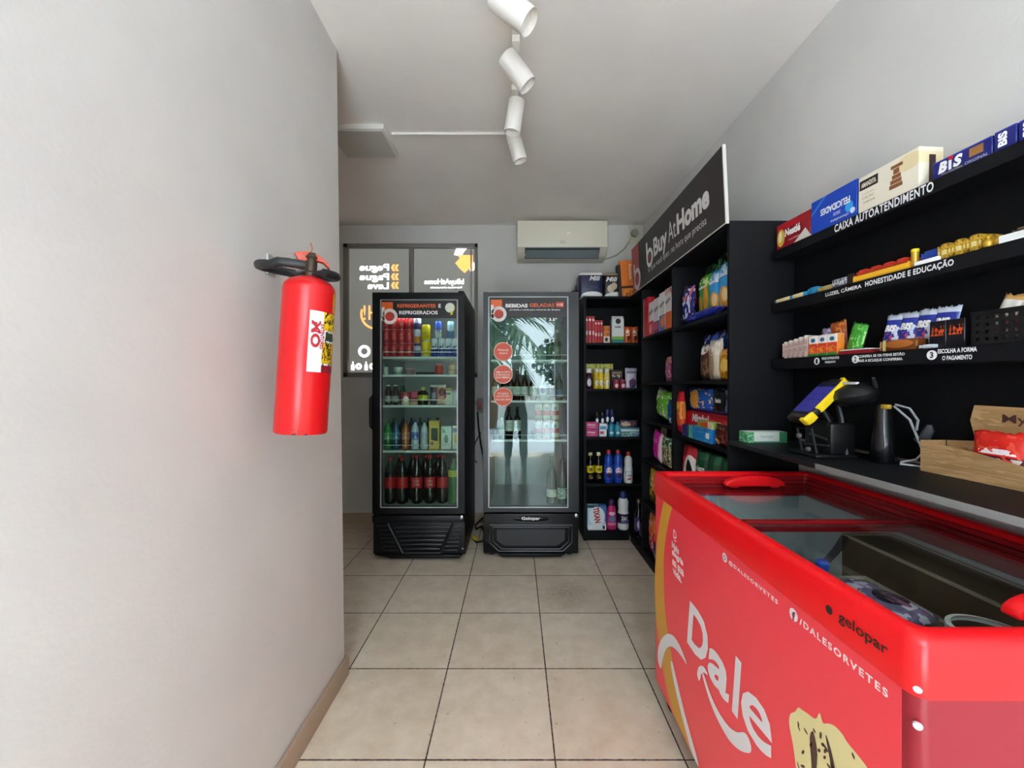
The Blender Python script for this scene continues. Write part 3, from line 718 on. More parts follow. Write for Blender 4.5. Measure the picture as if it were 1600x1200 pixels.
for k in range(6):
    z = 0.085 + k * 0.032; x0 = -0.115 - 0.07 * k / 5; x1 = 0.155 + 0.075 * k / 5; pts = []
    for i in range(9):
        q = i / 8; pts.append((x0 + (x1 - x0) * q, -0.036 - 0.012 * math.sin(PI * q), z + 0.008 * math.sin(PI * q)))
    g.tube(pts, 0.0085, 6)
L.add('grille', g.mesh('grille', mat('#26262a', 0.32)))
g = MB()
for k in range(7):
    z = 0.075 + k * 0.03; q = k / 6
    g.tube([(-0.31 + .05 * (1 - q), -0.034, z), (-0.15 - 0.075 * q, -0.038, z)], 0.007, 6)
    g.tube([(0.185 + 0.08 * q, -0.038, z), (0.285 + .03 * q, -0.034, z)], 0.007, 6)
L.add('side_louver', g.mesh('side_louver', mat('#18181b', 0.4)))
L.add('grille_frame', MB().tube([(-0.115, -0.045, 0.06), (-0.225, -0.045, 0.275)], 0.009, 8).tube([(0.165, -0.045, 0.06), (0.255, -0.045, 0.275)], 0.009, 8).tube([(-0.115, -0.045, 0.06), (0.165, -0.045, 0.06)], 0.008, 8).mesh('grille_frame', mat('#202024', 0.3)))
L.add('side_screw', MB().lathe([(0.008, 0), (0.006, 0.006)], 10).mesh('side_screw', SILVER), tr(0.325, -0.03, 0.085) @ rx(PI / 2))
# right cooler: cold drinks
RC, RY = 0.113, 3.06
R, rdoor = cooler(RC, RY, 0.714, 1.995, 0.387, 0.352, (1.807, 1.958), -0.315, 0.275, [(1.493, 0.035), (1.182, 0.04), (0.885, 0.035)],
           'black upright cooler by corner shelves, headed BEBIDAS GELADAS', False)
logo_b(R, -0.265, 1.828, 0.115, -0.044, rdoor)
R.add('lettering', lettering([('BEBIDAS', -0.107, 1.893, 0.165, 0.028, {'bold': .04}), ('proibida a venda para menores de 18 anos', 0.03, 1.861, 0.375, 0.014, {'bold': .02})], WHITE, y=-0.0447), parent=rdoor)
R.add('lettering', lettering([('GELADAS', 0.082, 1.897, 0.185, 0.028, {'bold': .02})], ORANGE, y=-0.0447), parent=rdoor)
R.add('age_tag', MB().box(0.185, 0.245, -0.0449, -0.0442, 1.88, 1.92).mesh('age_tag', mat('#cf3a30', .5)), parent=rdoor)
R.add('lettering', lettering([('+18', 0.215, 1.90, 0.045, 0.022, {'bold': .03})], mat('#f3d6c9', .5), y=-0.0455), parent=rdoor)
R.add('thermometer', MB().box(0.115, 0.235, -0.042, -0.037, 1.772, 1.806).mesh('thermometer', mat('#2a3030', .4)), parent=rdoor)
R.add('lettering', lettering([('3.5°', 0.165, 1.79, 0.06, 0.022, {'bold': .02})], mat('#dfe9e6', .5, emit=.35), y=-0.0428), parent=rdoor)
for k, (z, tx) in enumerate(((1.55, [('PEGUE', .012), ('AQUI', -.012)]), (1.381, [('ABRA A PORTA', .016), ('E ESCOLHA', -.004), ('SUA BEBIDA', -.024)]), (1.212, [('POSSO', .024), ('AJUDAR?', .003), ('FALE COM A GENTE', -.02)]))):
    dc = R.add('round_sticker', MB().lathe([(0.0001, 0), (0.067, 0)], 36, cap=False).mesh('round_sticker', mat('#d9583f', .5)), tr(-0.208, -0.0362, z) @ rx(PI / 2), parent=rdoor)
    R.add('sticker_border', arc(-0.208, z, 0.0685, 0.005, 0, 360, 36, -0.0364).mesh('sticker_border', mat('#f0c7b4', .5)), parent=rdoor)
    R.add('lettering', lettering([(s, -0.208, z + dz, min(0.108, 0.0135 * len(s) + .01), 0.014, {'bold': .02}) for s, dz in tx], mat('#f7ddd0', .5), y=-0.0372), parent=rdoor)
g = MB().box(-0.357, 0.357, -0.03, 0.0, 0.035, 0.335)
R.add('base_panel', g.mesh('base_panel', M_pl, bevel=0.01))
oc = [(-0.31, 0.25), (0.31, 0.25), (0.31, 0.12), (0.24, 0.055), (-0.24, 0.055), (-0.31, 0.12)]
R.add('panel_ridge', MB().tube([(x, -0.032, z) for x, z in oc], 0.008, 8, closed=True).tube([(x * 0.92, -0.030, 0.15 + (z - 0.15) * 0.84) for x, z in oc], 0.006, 8, closed=True).mesh('panel_ridge', mat('#1e1e21', 0.3)))
R.add('recess_panel', MB().prism([(x * 0.82, 0.155 + (z - 0.15) * 0.62) for x, z in oc], -0.034, -0.028).mesh('recess_panel', mat('#1d1e21', 0.35)))
R.add('base_skirt', MB().prism([(-0.26, 0.045), (0.26, 0.045), (0.22, 0.018), (-0.22, 0.018)], -0.05, 0).mesh('base_skirt', M_pl, bevel=.005))
R.add('brand_plate', MB().lathe([(0.0001, 0.004), (0.13, 0.004), (0.14, 0)], 40).mesh('brand_plate', mat('#0a0a0b', .3)), tr(0.0, -0.031, 0.298) @ rx(PI / 2) @ Matrix.Diagonal((1, 0.16, 1, 1)))
R.add('lettering', lettering([('Gelopar', 0.0, 0.298, 0.14, 0.03, {'bold': .02})], mat('#d6d8d8', .3, .5), y=-0.0365))

# ================================================================== BLACK SHELVING
def shelving(name, label, M, mb_parts):
    t = Thing(name, label, 'shelving unit', M)
    for nm, mb in mb_parts: t.add(nm, mb.mesh(nm, M_board))
    return t
TB = 0.018
# corner unit against the back wall, open to the front
bu = [('side_panel', MB().box(0.567, 0.587, 3.37, 3.795, 0, 2.04)), ('top_board', MB().box(0.587, 1.19, 3.37, 3.795, 2.02, 2.04)),
      ('back_board', MB().box(0.587, 1.19, 3.785, 3.795, 0.05, 2.02)), ('kick_board', MB().box(0.587, 0.95, 3.38, 3.40, 0.0, 0.063))]
for z in (1.652, 1.268, 0.866, 0.475, 0.081): bu.append(('shelf', MB().box(0.587, 1.19, 3.37, 3.785, z - TB, z)))
shelving('corner_shelf_unit', 'tall black open shelf unit in back corner beside right cooler', tr(0, 0, 0), bu)
# tall unit along the right wall
TX = 0.945
tu = [('side_panel', MB().box(TX, 1.25, 1.785, 1.805, 0, 2.03)), ('divider', MB().box(TX, 1.2, 2.425, 2.45, 0.06, 2.01)), ('divider', MB().box(TX, 1.2, 3.02, 3.045, 0.06, 2.01)),
      ('back_board', MB().box(1.195, 1.205, 1.805, 3.36, 0.0, 2.01)), ('top_board', MB().box(TX, 1.2, 1.805, 3.36, 2.01, 2.03)), ('kick_board', MB().box(TX + .01, TX + .03, 1.805, 3.36, 0, 0.06)),
      ('base_board', MB().box(TX, 1.195, 1.805, 3.36, 0.06, 0.078))]
for z in (1.64, 1.325, 1.015, 0.70, 0.39): tu.append(('shelf', MB().box(TX, 1.195, 1.805, 2.425, z - TB, z)))
for z in (1.652, 1.32, 1.045, 0.76, 0.44): tu.append(('shelf', MB().box(TX, 1.195, 2.45, 3.02, z - TB, z)))
shelving('tall_shelf_unit', 'tall black shelf unit along right wall under the BuyAtHome sign', tr(0, 0, 0), tu)
# sign board on its top edge
FS = Matrix(((0, 0, 0, 0.945), (0, 0, 0, 3.19), (0, 0, 0, 0), (0, 0, 0, 1)))
FT = tr(TX, 3.02, 0) @ rz(-PI / 2)                # local x runs towards the viewer, fronts face the aisle
sg = Thing('shop_sign', 'black sign board reading BuyAtHome on top of tall shelf unit', 'sign', tr(TX - 0.004, 3.19, 2.035) @ rz(-PI / 2) @ rx(0.045))
sg.add('board', MB().box(0, 1.405, -0.012, 0.0, -0.015, 0.332).mesh('board', mat('#2b2628', 0.5)))
sg.add('edge', MB().box(0, 1.405, -0.0135, -0.012, -0.017, -0.012).box(1.4, 1.408, -0.0135, 0.0, -0.017, 0.332).mesh('edge', mat('#d9d6d2', .5)))
sg.add('logo_print', MB().box(0.0, 0.17, -0.0128, -0.0122, -0.012, 0.332).mesh('logo_print', mat('#a5403a', .5)))
mb = MB().box(0.035, 0.065, -0.0136, -0.013, 0.02, 0.20); arc(0.115, 0.075, 0.065, 0.034, 180, 530, 28, -0.0136, mb)
sg.add('logo_letter', mb.mesh('logo_letter', mat('#d9cfcb', .5)))
mb = MB().box(0.345, 0.372, -0.0136, -0.013, 0.135, 0.262); arc(0.41, 0.145, 0.052, 0.026, 180, 530, 28, -0.0136, mb)
sg.add('logo_letter', mb.mesh('logo_letter', WHITE))
sg.add('logo_eye', MB().lathe([(0.0001, 0), (0.03, 0)], 20, cap=False).mesh('logo_eye', mat('#7d3029', .5)), tr(0.412, -0.0134, 0.145) @ rx(PI / 2))
addtext(sg, [('Buy', 0.612, 0.163, 0.24, 0.158, {'bold': .03}), ('At', 0.808, 0.182, 0.115, 0.115), ('Home', 1.075, 0.182, 0.385, 0.118, {'bold': .045}), ('O que você quer, na hora que precisa', 0.80, 0.066, 0.86, 0.052)], mat('#e4e1df', .5), y=-0.0132)

# wall shelves over the counter (self check-out niche)
e1 = Vector((0.058, -1, -0.013)).normalized(); e3 = Vector((0.0, 0, 1)); e2 = e3.cross(e1).normalized(); e3 = e1.cross(e2)
FN = Matrix(((e1.x, e2.x, e3.x, 1.12), (e1.y, e2.y, e3.y, 1.783), (e1.z, e2.z, e3.z, 0), (0, 0, 0, 1)))
NZ = (1.883, 1.657, 1.416)
ns = Thing('wall_shelves', 'black wall shelves over counter with white self checkout lettering', 'wall shelf', FN)
ns.add('back_panel', MB().box(0.0, 1.75, 0.104, 0.111, 1.075, 1.875).mesh('back_panel', mat('#08080a', 0.6, spec=.2)))
for z, hh in zip(NZ, (0.037, 0.04, 0.043)):
    ns.add('shelf', MB().box(0.0, 1.75, 0.0, 0.104, z - hh, z).mesh('shelf', M_board, bevel=.001, seg=1))
LET = mat('#e8e8e8', .5)
ns.add('lettering', lettering([('CAIXA AUTOATENDIMENTO', 0.478, NZ[0] - 0.0165, 0.325, 0.028, {'bold': .025, 'spacing': 1.1})], LET))
addtext(ns, [('LUZES, CÂMERA', 0.352, NZ[1] - 0.018, 0.145, 0.018, {'bold': .025}), ('HONESTIDADE E EDUCAÇÃO', 0.565, NZ[1] - 0.016, 0.255, 0.025, {'bold': .03, 'spacing': 1.08})], LET)
addtext(ns, [('PEGUE OS PRODUTOS', 0.303, NZ[2] - 0.010, 0.075, 0.009, {'bold': .03}), ('DESEJADOS', 0.303, NZ[2] - 0.025, 0.045, 0.009, {'bold': .03}),
                               ('CONFIRA SE OS ITENS ESTÃO', 0.492, NZ[2] - 0.010, 0.152, 0.010, {'bold': .03}), ('MAIS A ECLIQUE CONFIRMA', 0.487, NZ[2] - 0.026, 0.15, 0.010, {'bold': .03}),
                               ('ESCOLHA A FORMA', 0.702, NZ[2] - 0.010, 0.09, 0.012, {'bold': .03}), ('O', 0.672, NZ[2] - 0.029, 0.008, 0.012, {'bold': .03}), ('PAGAMENTO', 0.708, NZ[2] - 0.029, 0.058, 0.012, {'bold': .03})], LET)
for x, s in ((0.243, '1'), (0.405, '2'), (0.642, '3')):
    ns.add('number_disc', MB().lathe([(0.0001, 0), (0.0135, 0)], 20, cap=False).mesh('number_disc', LET), tr(x, -0.0006, NZ[2] - 0.019) @ rx(PI / 2))
    ns.add('lettering', lettering([(s, x, NZ[2] - 0.019, 0.009, 0.017, {'bold': .03})], INK, y=-0.0012))

# counter shelf
ct = Thing('counter', 'black counter shelf over freezer holding payment terminal and paper bag', 'counter', tr(0, 0, 0))
ct.add('worktop', MB().prism_z([(0.945, 0.3), (1.2875, 0.3), (1.248, 1.784), (0.945, 1.784)], 1.041, 1.058).mesh('worktop', M_board))
ct.add('edge_strip', MB().box(0.941, 0.9452, 0.3, 1.27, 1.041, 1.058).mesh('edge_strip', mat('#8d8b89', 0.45)))  # near stretch of the edge greyed, its catching the light put into the colour
ct.add('edge_strip', MB().box(0.941, 0.9452, 1.27, 1.784, 1.041, 1.058).mesh('edge_strip', mat('#1b1b1e', 0.4)), label='black edge strip')

# ================================================================== ICE CREAM FREEZER
FX0, FX1, FY0, FY1 = 0.577, 1.225, 0.58, 1.686
def rrect(x0, x1, y0, y1, r, n=5):
    p = []
    for cx, cy, a0 in ((x1 - r, y1 - r, 0), (x0 + r, y1 - r, 90), (x0 + r, y0 + r, 180), (x1 - r, y0 + r, 270)):
        for k in range(n + 1):
            a = math.radians(a0 + 90 * k / n); p.append((cx + r * math.cos(a), cy + r * math.sin(a)))
    return p
def ring(mb, po, pi, z0, z1):
    n = len(po); vs = [(x, y, z0) for x, y in po] + [(x, y, z1) for x, y in po] + [(x, y, z0) for x, y in pi] + [(x, y, z1) for x, y in pi]
    fs = []
    for i in range(n):
        j = (i + 1) % n
        fs += [(i, j, n + j, n + i), (2 * n + j, 2 * n + i, 3 * n + i, 3 * n + j), (n + i, n + j, 3 * n + j, 3 * n + i), (j, i, 2 * n + i, 2 * n + j)]
    return mb.add(vs, fs, False)
fz = Thing('ice_cream_freezer', 'red chest freezer with sliding glass lids and white Dale lettering', 'freezer', tr(0, 0, 0))
M_fr = mat('#8f1025', 0.32, name='shaded_red'); M_rim = mat('#f2131c', 0.3, name='red_plastic'); M_rim2 = mat('#8e1018', 0.35)  # body red darkened, so the front's shade is in the colour
def fin(i): return rrect(FX0 + i, FX1 - i, FY0 + i, FY1 - i, max(0.022 - i * 0.2, 0.006))
b = ring(MB(), fin(0.0), fin(0.055), 0.095, 0.90); b.box(FX0 + 0.05, FX1 - 0.05, FY0 + 0.05, FY1 - 0.05, 0.1, 0.33)
fz.add('body', b.mesh('body', M_fr, smooth=True)).data.set_sharp_from_angle(angle=0.6)
def ringprofile(levels):
    """closed band swept round the freezer: levels = [(inset, z), ...]"""
    mb = MB(); n = len(fin(0)); vs = []; fs = []
    for i, z in levels: vs += [(x, y, z) for x, y in fin(i)]
    m = len(levels)
    for k in range(m):
        for q in range(n):
            a, c = k, (k + 1) % m; r2 = (q + 1) % n; fs.append((a * n + q, a * n + r2, c * n + r2, c * n + q))
    return mb.add(vs, fs, True)
rim = ringprofile([(-0.005, 0.857), (-0.006, 0.862), (-0.006, 0.925), (-0.003, 0.938), (0.004, 0.945), (0.014, 0.947), (0.024, 0.945), (0.03, 0.94), (0.03, 0.857)]).mesh('rim', M_rim); rim.set_sharp_from_angle(angle=0.9)
fz.add('rim', rim)
st = ringprofile([(0.031, 0.93), (0.042, 0.93), (0.042, 0.918), (0.052, 0.918), (0.052, 0.905), (0.062, 0.905), (0.062, 0.86), (0.031, 0.86)]).mesh('lid_rail', mat('#a5141c', 0.35)); st.set_sharp_from_angle(angle=0.5)
fz.add('lid_rail', st)
lin_ = ring(MB(), fin(0.0565), fin(0.064), 0.335, 0.858); lin_.box(FX0 + .063, FX1 - .063, FY0 + .063, FY1 - .063, 0.331, 0.337)
fz.add('inner_liner', lin_.mesh('inner_liner', mat('#ccd2d4', 0.45)))
M_lid = glass('#f2f6f5', 0.02, 0.8, 1.45)
def lid(y0, y1, z, hy):
    l = fz.add('lid', ring(MB(), rrect(FX0 + .044, FX1 - .044, y0, y1, .004), rrect(FX0 + .056, FX1 - .056, y0 + .017, y1 - .017, .004), z - .005, z + .006).mesh('lid', M_rim2))
    fz.add('lid_glass', MB().box(FX0 + .054, FX1 - .054, y0 + .015, y1 - .015, z - .003, z + .002).mesh('lid_glass', M_lid), parent=l)
    hm = []
    for k in range(13):
        a = PI * k / 12; hm.append((0.115 * math.cos(a), 0.036 * math.sin(a)))
    sgn = 1
    hb = MB().prism([(x, 0.012 + y) for x, y in hm] + [(-0.115, 0.006), (0.115, 0.006)], -0.012, 0.016).box(-0.095, -0.06, -0.008, 0.012, 0, 0.013).box(0.06, 0.095, -0.008, 0.012, 0, 0.013)
    fz.add('lid_handle', hb.mesh('lid_handle', M_rim, bevel=0.004), tr(0.93, hy, z + .006), parent=l)
lid(1.13, 1.632, 0.899, 1.575)
lid(0.632, 1.165, 0.912, 0.665)
for x in (FX0 + 0.06, FX1 - 0.06):
    for y in (FY0 + 0.08, FY1 - 0.08):
        c = fz.add('caster', MB().lathe([(0.03, -0.012), (0.034, -0.008), (0.034, 0.008), (0.03, 0.012)], 18).mesh('caster', BLACK), tr(x, y, 0.034) @ rx(PI / 2))
        fz.add('caster_fork', MB().box(-0.02, 0.02, -0.018, 0.018, 0.06, 0.1).mesh('caster_fork', DARKMET), tr(x, y, 0))
fz.add('lit_side_wrap', MB().box(FX0 - .0004, FX0 + .01, FY0 + .024, FY1 - .024, .096, .857).mesh('lit_side_wrap', mat('#ff4653', 0.32)))  # printed wrap in a lifted red, the side's stronger light painted in
FD = tr(FX0, FY1, 0) @ rz(-PI / 2)               # decals on the side facing the aisle
def decal(name, polys, m, y=-0.0008):
    mb = MB()
    for p in polys: mb.flat(p, y)
    fz.add(name, mb.mesh(name, m), FD)
def smooth(p, n=5):
    out = []; k = len(p)
    for i in range(k):
        p0, p1, p2, p3 = (Vector(p[(i + j) % k]) for j in (-1, 0, 1, 2))
        for t in range(n):
            t /= n; q = 0.5 * ((2 * p1) + (p2 - p0) * t + (2 * p0 - 5 * p1 + 4 * p2 - p3) * t * t + (3 * p1 - p0 - 3 * p2 + p3) * t ** 3); out.append((q.x, q.y))
    return out
def open_smooth(p, n=5):
    q = [p[0]] + list(p) + [p[-1]]; out = []
    for i in range(1, len(q) - 2):
        p0, p1, p2, p3 = (Vector(q[i + j]) for j in (-1, 0, 1, 2))
        for t in range(n):
            t /= n; r = 0.5 * ((2 * p1) + (p2 - p0) * t + (2 * p0 - 5 * p1 + 4 * p2 - p3) * t * t + (3 * p1 - p0 - 3 * p2 + p3) * t ** 3); out.append((r.x, r.y))
    return out + [p[-1]]
bl = [(0.113, 0.856), (0.060, 0.738), (0.027, 0.62), (0.012, 0.507), (0.014, 0.415), (0.035, 0.327), (0.075, 0.246), (0.105, 0.19), (0.15, 0.139), (0.21, 0.10)]
br = [(0.197, 0.856), (0.151, 0.763), (0.119, 0.662), (0.112, 0.563), (0.122, 0.46), (0.150, 0.377), (0.188, 0.31), (0.230, 0.25), (0.29, 0.18), (0.37, 0.10)]
L1, R1 = open_smooth(bl), open_smooth(br); mb = MB()
mb.add([(x, -0.0008, z) for x, z in L1] + [(x, -0.0008, z) for x, z in R1], [(i, i + len(L1), i + 1 + len(L1), i + 1) for i in range(len(L1) - 1)])
fz.add('gold_band', mb.mesh('gold_band', mat('#e0a53c', .45)), FD)
M_dw = mat('#eceaf0', .45)
decal('white_swoosh', [smooth([(0.082, 0.177), (0.050, 0.19), (0.053, 0.237), (0.082, 0.289), (0.13, 0.341), (0.175, 0.373), (0.224, 0.39), (0.275, 0.387), (0.327, 0.365), (0.286, 0.362), (0.241, 0.355), (0.194, 0.338), (0.15, 0.304), (0.117, 0.258), (0.096, 0.209)], 4),
                       smooth([(0.185, 0.269), (0.204, 0.282), (0.253, 0.236), (0.317, 0.18), (0.41, 0.115), (0.40, 0.10), (0.36, 0.105), (0.286, 0.157), (0.218, 0.218)], 4)], M_dw, -0.0014)
decal('white_smile', [smooth([(0.415, 0.374), (0.404, 0.389), (0.418, 0.421), (0.448, 0.441), (0.475, 0.436), (0.450, 0.425), (0.432, 0.408), (0.426, 0.39)], 4),
                      smooth([(0.439, 0.411), (0.451, 0.418), (0.488, 0.392), (0.536, 0.378), (0.588, 0.381), (0.631, 0.399), (0.672, 0.432), (0.696, 0.425), (0.693, 0.401), (0.643, 0.364), (0.588, 0.346), (0.526, 0.352), (0.478, 0.374)], 4)], M_dw, -0.0014)
addtext(fz, [('D', 0.402, 0.516, 0.148, 0.152, {'bold': .03, 'shear': .15}), ('a', 0.535, 0.486, 0.122, 0.103, {'bold': .03, 'shear': .1}), ('l', 0.633, 0.517, 0.046, 0.16, {'bold': .04, 'shear': .15}), ('e', 0.716, 0.500, 0.125, 0.112, {'bold': .016, 'shear': .1, 'rot': .12})], M_dw, y=-0.0014, M=FD)
addtext(fz, [('D', 0.222, 0.762, 0.03, 0.03, {'bold': .02}), ('Mais', 0.226, 0.716, 0.065, 0.026, {'bold': .04}), ('alegria', 0.245, 0.688, 0.1, 0.03, {'bold': .04}), ('na sua', 0.25, 0.655, 0.1, 0.022, {'bold': .04}), ('vida.', 0.243, 0.627, 0.08, 0.027, {'bold': .04}),
                               ('@DALESORVETES', 0.695, 0.826, 0.205, 0.013, {'bold': .03, 'spacing': 1.3}), ('/DALESORVETES', 0.963, 0.827, 0.195, 0.0135, {'bold': .03, 'spacing': 1.3})], mat('#f2e6e8', .5), M=FD)
decal('smile_print', [[(0.203, 0.744), (0.225, 0.737), (0.243, 0.746), (0.225, 0.741)]], M_dw)
def disc(cx, cz, r, n=20): return [(cx + r * math.cos(2 * PI * k / n), cz + r * math.sin(2 * PI * k / n)) for k in range(n)]
decal('icon_print', [disc(0.572, 0.829, 0.0125)], M_dw); decal('icon_print', [disc(0.848, 0.829, 0.0125)], M_dw)
addtext(fz, [('o', 0.572, 0.829, 0.014, 0.014), ('f', 0.849, 0.827, 0.010, 0.019, {'bold': .04})], M_fr, y=-0.0014, M=FD)
M_br = mat('#3b3a2c', 0.35, .4)
fz.add('lettering', lettering([('gelopar', 1.020, 0.897, 0.095, 0.024, {'bold': .012})], M_br, y=-0.0072), FD)
fz.add('badge', MB().lathe([(0.0001, 0), (0.008, 0)], 18, cap=False).mesh('badge', M_br), FD @ tr(0.951, -0.0072, 0.897) @ rx(PI / 2))
ice = [(0.865, 0.50), (0.847, 0.557), (0.835, 0.59), (0.838, 0.615), (0.852, 0.631), (0.862, 0.648), (0.873, 0.652), (0.888, 0.657), (0.903, 0.661), (0.912, 0.667), (0.92, 0.684), (0.928, 0.672), (0.94, 0.681), (0.956, 0.69), (0.974, 0.690), (0.984, 0.685), (1.011, 0.682), (1.03, 0.675), (1.045, 0.65), (1.05, 0.60), (1.03, 0.54), (1.0, 0.48), (0.93, 0.45)]
decal('ice_cream_print', [smooth(ice, 3)], mat('#ece0a4', .5))
rr = random.Random(3); chips = []
for k in range(34):
    cx, cz = rr.uniform(0.86, 1.02), rr.uniform(0.52, 0.675)
    if cz > 0.62 + 0.35 * (cx - 0.84): continue
    a = rr.uniform(0, PI); l, w_ = rr.uniform(.004, .008), rr.uniform(.002, .003)
    chips.append([(cx + l * math.cos(q) * math.cos(a) - w_ * math.sin(q) * math.sin(a), cz + l * math.cos(q) * math.sin(a) + w_ * math.sin(q) * math.cos(a)) for q in [i * PI / 4 for i in range(8)]])
chips += [smooth([(0.895, 0.50), (0.90, 0.56), (0.895, 0.615), (0.905, 0.635), (0.915, 0.60), (0.91, 0.54), (0.92, 0.50)], 3), smooth([(0.955, 0.52), (0.95, 0.60), (0.935, 0.655), (0.948, 0.64), (0.965, 0.59), (0.975, 0.53)], 3)]
decal('chocolate_chip_print', chips, mat('#55382f', .5), -0.0014)
for z in (0.868, 0.815):
    fz.add('rivet', MB().lathe([(0.006, 0), (0.005, 0.003), (0.0001, 0.004)], 12).mesh('rivet', mat('#e8e2e2', .3, .3)), tr(FX0 + .003, FY0 + .003, z) @ rz(-PI / 4) @ rx(PI / 2))

# inside the freezer
M_kraft = art('#5d4a36', [('n', 3, .55, '#54422f')], .8); M_dkraft = mat('#46392b', .8)
def carton(x0, x1, y0, y1, z1, label, zb=0.3375, m=M_kraft):
    t = Thing('cardboard_carton', label, 'carton', tr((x0 + x1) / 2, (y0 + y1) / 2, zb), group='cartons inside the freezer')
    a, c, h = (x1 - x0) / 2, (y1 - y0) / 2, z1 - zb
    t.add('box_body', MB().box(-a, a, -c, c, 0, h).mesh('box_body', m, bevel=.002, seg=1))
    t.add('top_edge', ring(MB(), [(-a, -c), (a, -c), (a, c), (-a, c)], [(-a + .008, -c + .008), (a - .008, -c + .008), (a - .008, c - .008), (-a + .008, c - .008)], h, h + .006).mesh('top_edge', mat('#a89a86', .8)))
carton(1.0, 1.15, 0.80, 1.24, 0.845, 'tall dark carton along the rear wall inside the freezer')
carton(0.66, 0.93, 1.18, 1.36, 0.74, 'dark carton under far glass lid inside the freezer')
carton(0.66, 0.97, 0.84, 1.12, 0.77, 'dark carton carrying the purple packet inside the freezer')
pouch(tr(0, 0, 0), 0.865, 0.85, 0.7765, 0.12, 0.19, 0.05, art('#6f6789', [('n', 4, .52, '#cfc9dc'), ('e', .55, .35, .3, .16, '#17131f'), ('n', 9, .62, '#8a3f6a')], .25), 'ice_pop_bag', 'purple and silver ice pop bag lying inside freezer', 'bag', flat=True, a=0.3, seed=3)
t = Thing('ice_cream_tub', 'brown ice cream tub with white rim inside near freezer end', 'tub', tr(0.905, 0.765, 0.3375))
t.add('tub_body', MB().lathe([(0.045, 0), (0.058, 0.49)], 24).mesh('tub_body', mat('#4a382c', .5)))
t.add('tub_rim', MB().lathe([(0.058, 0.485), (0.064, 0.487), (0.064, 0.499), (0.056, 0.5)], 28, cap=False).mesh('tub_rim', WHITE))
t = Thing('ice_scoop', 'clear plastic scoop with blue end lying over freezer packets', 'scoop', tr(0.80, 1.05, 0.84))
t.add('handle', MB().tube([(0, 0, 0), (0.06, 0.04, 0.014), (0.12, 0.08, 0.034)], [0.008, 0.009, 0.012], 10).mesh('handle', glass('#d5dadd', .05, 2.5)))
t.add('blue_end', MB().lathe([(0.014, 0), (0.016, 0.02), (0.01, 0.026)], 12).mesh('blue_end', mat('#2f56c8', .3)), tr(-0.01, -0.008, -0.012))
t.add('bowl', MB().lathe([(0.012, 0), (0.03, 0.012), (0.034, 0.03)], 16).mesh('bowl', glass('#cfd3d8', .05, 2.5)), tr(-0.04, -0.03, -0.05))

# ================================================================== DRINKS IN THE LEFT COOLER
FLc = tr(LC, LY, 0)
G = 'drinks in the left cooler'
M_redcan = art('#c9202b', [('r', .3, .7, .25, .75, '#d83a44'), ('rn', .25, .75, .2, .8, 9, .6, '#f0c9c9')], 0.3)
for ci, x in enumerate((-0.265, -0.207, -0.149, -0.091)):
    for r in range(3):
        rev(FLc, x, 0.052, 1.515 + r * 0.104, can_parts(0.0275, 0.104, M_redcan), 'soda_can',
            f'red soda can, {("bottom", "middle", "top")[r]} row, {ORD[ci]} column from left, top shelf of left cooler', 'can', 'red soda cans')
M_pur = art('#3d2f78', [('r', 0, 1, .45, .8, '#cfcde0'), ('rn', 0, 1, .1, .9, 8, .6, '#6f4f9c')], .3)
M_org = art('#e08a24', [('r', 0, 1, .5, 1, '#c9c6d8'), ('rn', 0, 1, .1, .9, 8, .6, '#7c4c8a')], .3)
for r, m in enumerate((M_pur, M_org, M_pur)):
    rev(FLc, -0.031, 0.052, 1.515 + r * 0.104, can_parts(0.0275, 0.104, m), 'soda_can', ('purple and silver soda can beside the red cans, at the bottom of its column', 'orange and silver soda can standing between two purple cans', 'purple soda can topping the column right of the red cans')[r], 'can', 'purple and orange soda cans')
M_ylc = art('#f0cc12', [('rn', .2, .8, .2, .8, 6, .58, '#8f8420'), ('r', 0, 1, .0, .06, '#cfcfc8')], .3)
rev(FLc, 0.036, 0.052, 1.515, can_parts(0.033, 0.118, M_ylc), 'energy_can', 'yellow tall can, lower one of the two yellow cans', 'can', 'yellow cans')
rev(FLc, 0.036, 0.052, 1.634, can_parts(0.033, 0.126, M_ylc), 'energy_can', 'yellow tall can stacked on the other yellow can', 'can', 'yellow cans')
M_blc = art('#c7d0da', [('d', .9, 1.0, .0, '#c7d0da'), ('r', 0, 1, .0, .42, '#22318f'), ('rn', .2, .8, .3, .75, 5, .55, '#5a3478'), ('r', 0, 1, .42, .47, '#e9eef4')], .25)
for i, x in enumerate((0.1, 0.155, 0.209, 0.26)):
    rev(FLc, x, 0.05, 1.515, can_parts(0.0262, 0.14, M_blc), 'energy_can', f'blue and silver energy can, {ORD[i]} from left in the lower row', 'can', 'blue and silver energy cans')
M_blc2 = art('#2b4fb8', [('r', 0, 1, 0, .5, '#cfd6dd'), ('rn', 0, 1, .3, .7, 6, .55, '#7a5a9a')], .25)
M_blc3 = art('#8fb7cf', [('r', 0, 1, 0, .5, '#2f6f9f'), ('rn', 0, 1, .4, .9, 6, .55, '#dfe9ee')], .25)
rev(FLc, 0.128, 0.06, 1.656, can_parts(0.0262, 0.13, M_blc2), 'energy_can', 'dark blue topped energy can in upper row beside yellow can', 'can', 'blue and silver energy cans')
rev(FLc, 0.222, 0.06, 1.656, can_parts(0.0262, 0.13, M_blc3), 'energy_can', 'pale blue energy can in upper row near cooler right edge', 'can', 'blue and silver energy cans')
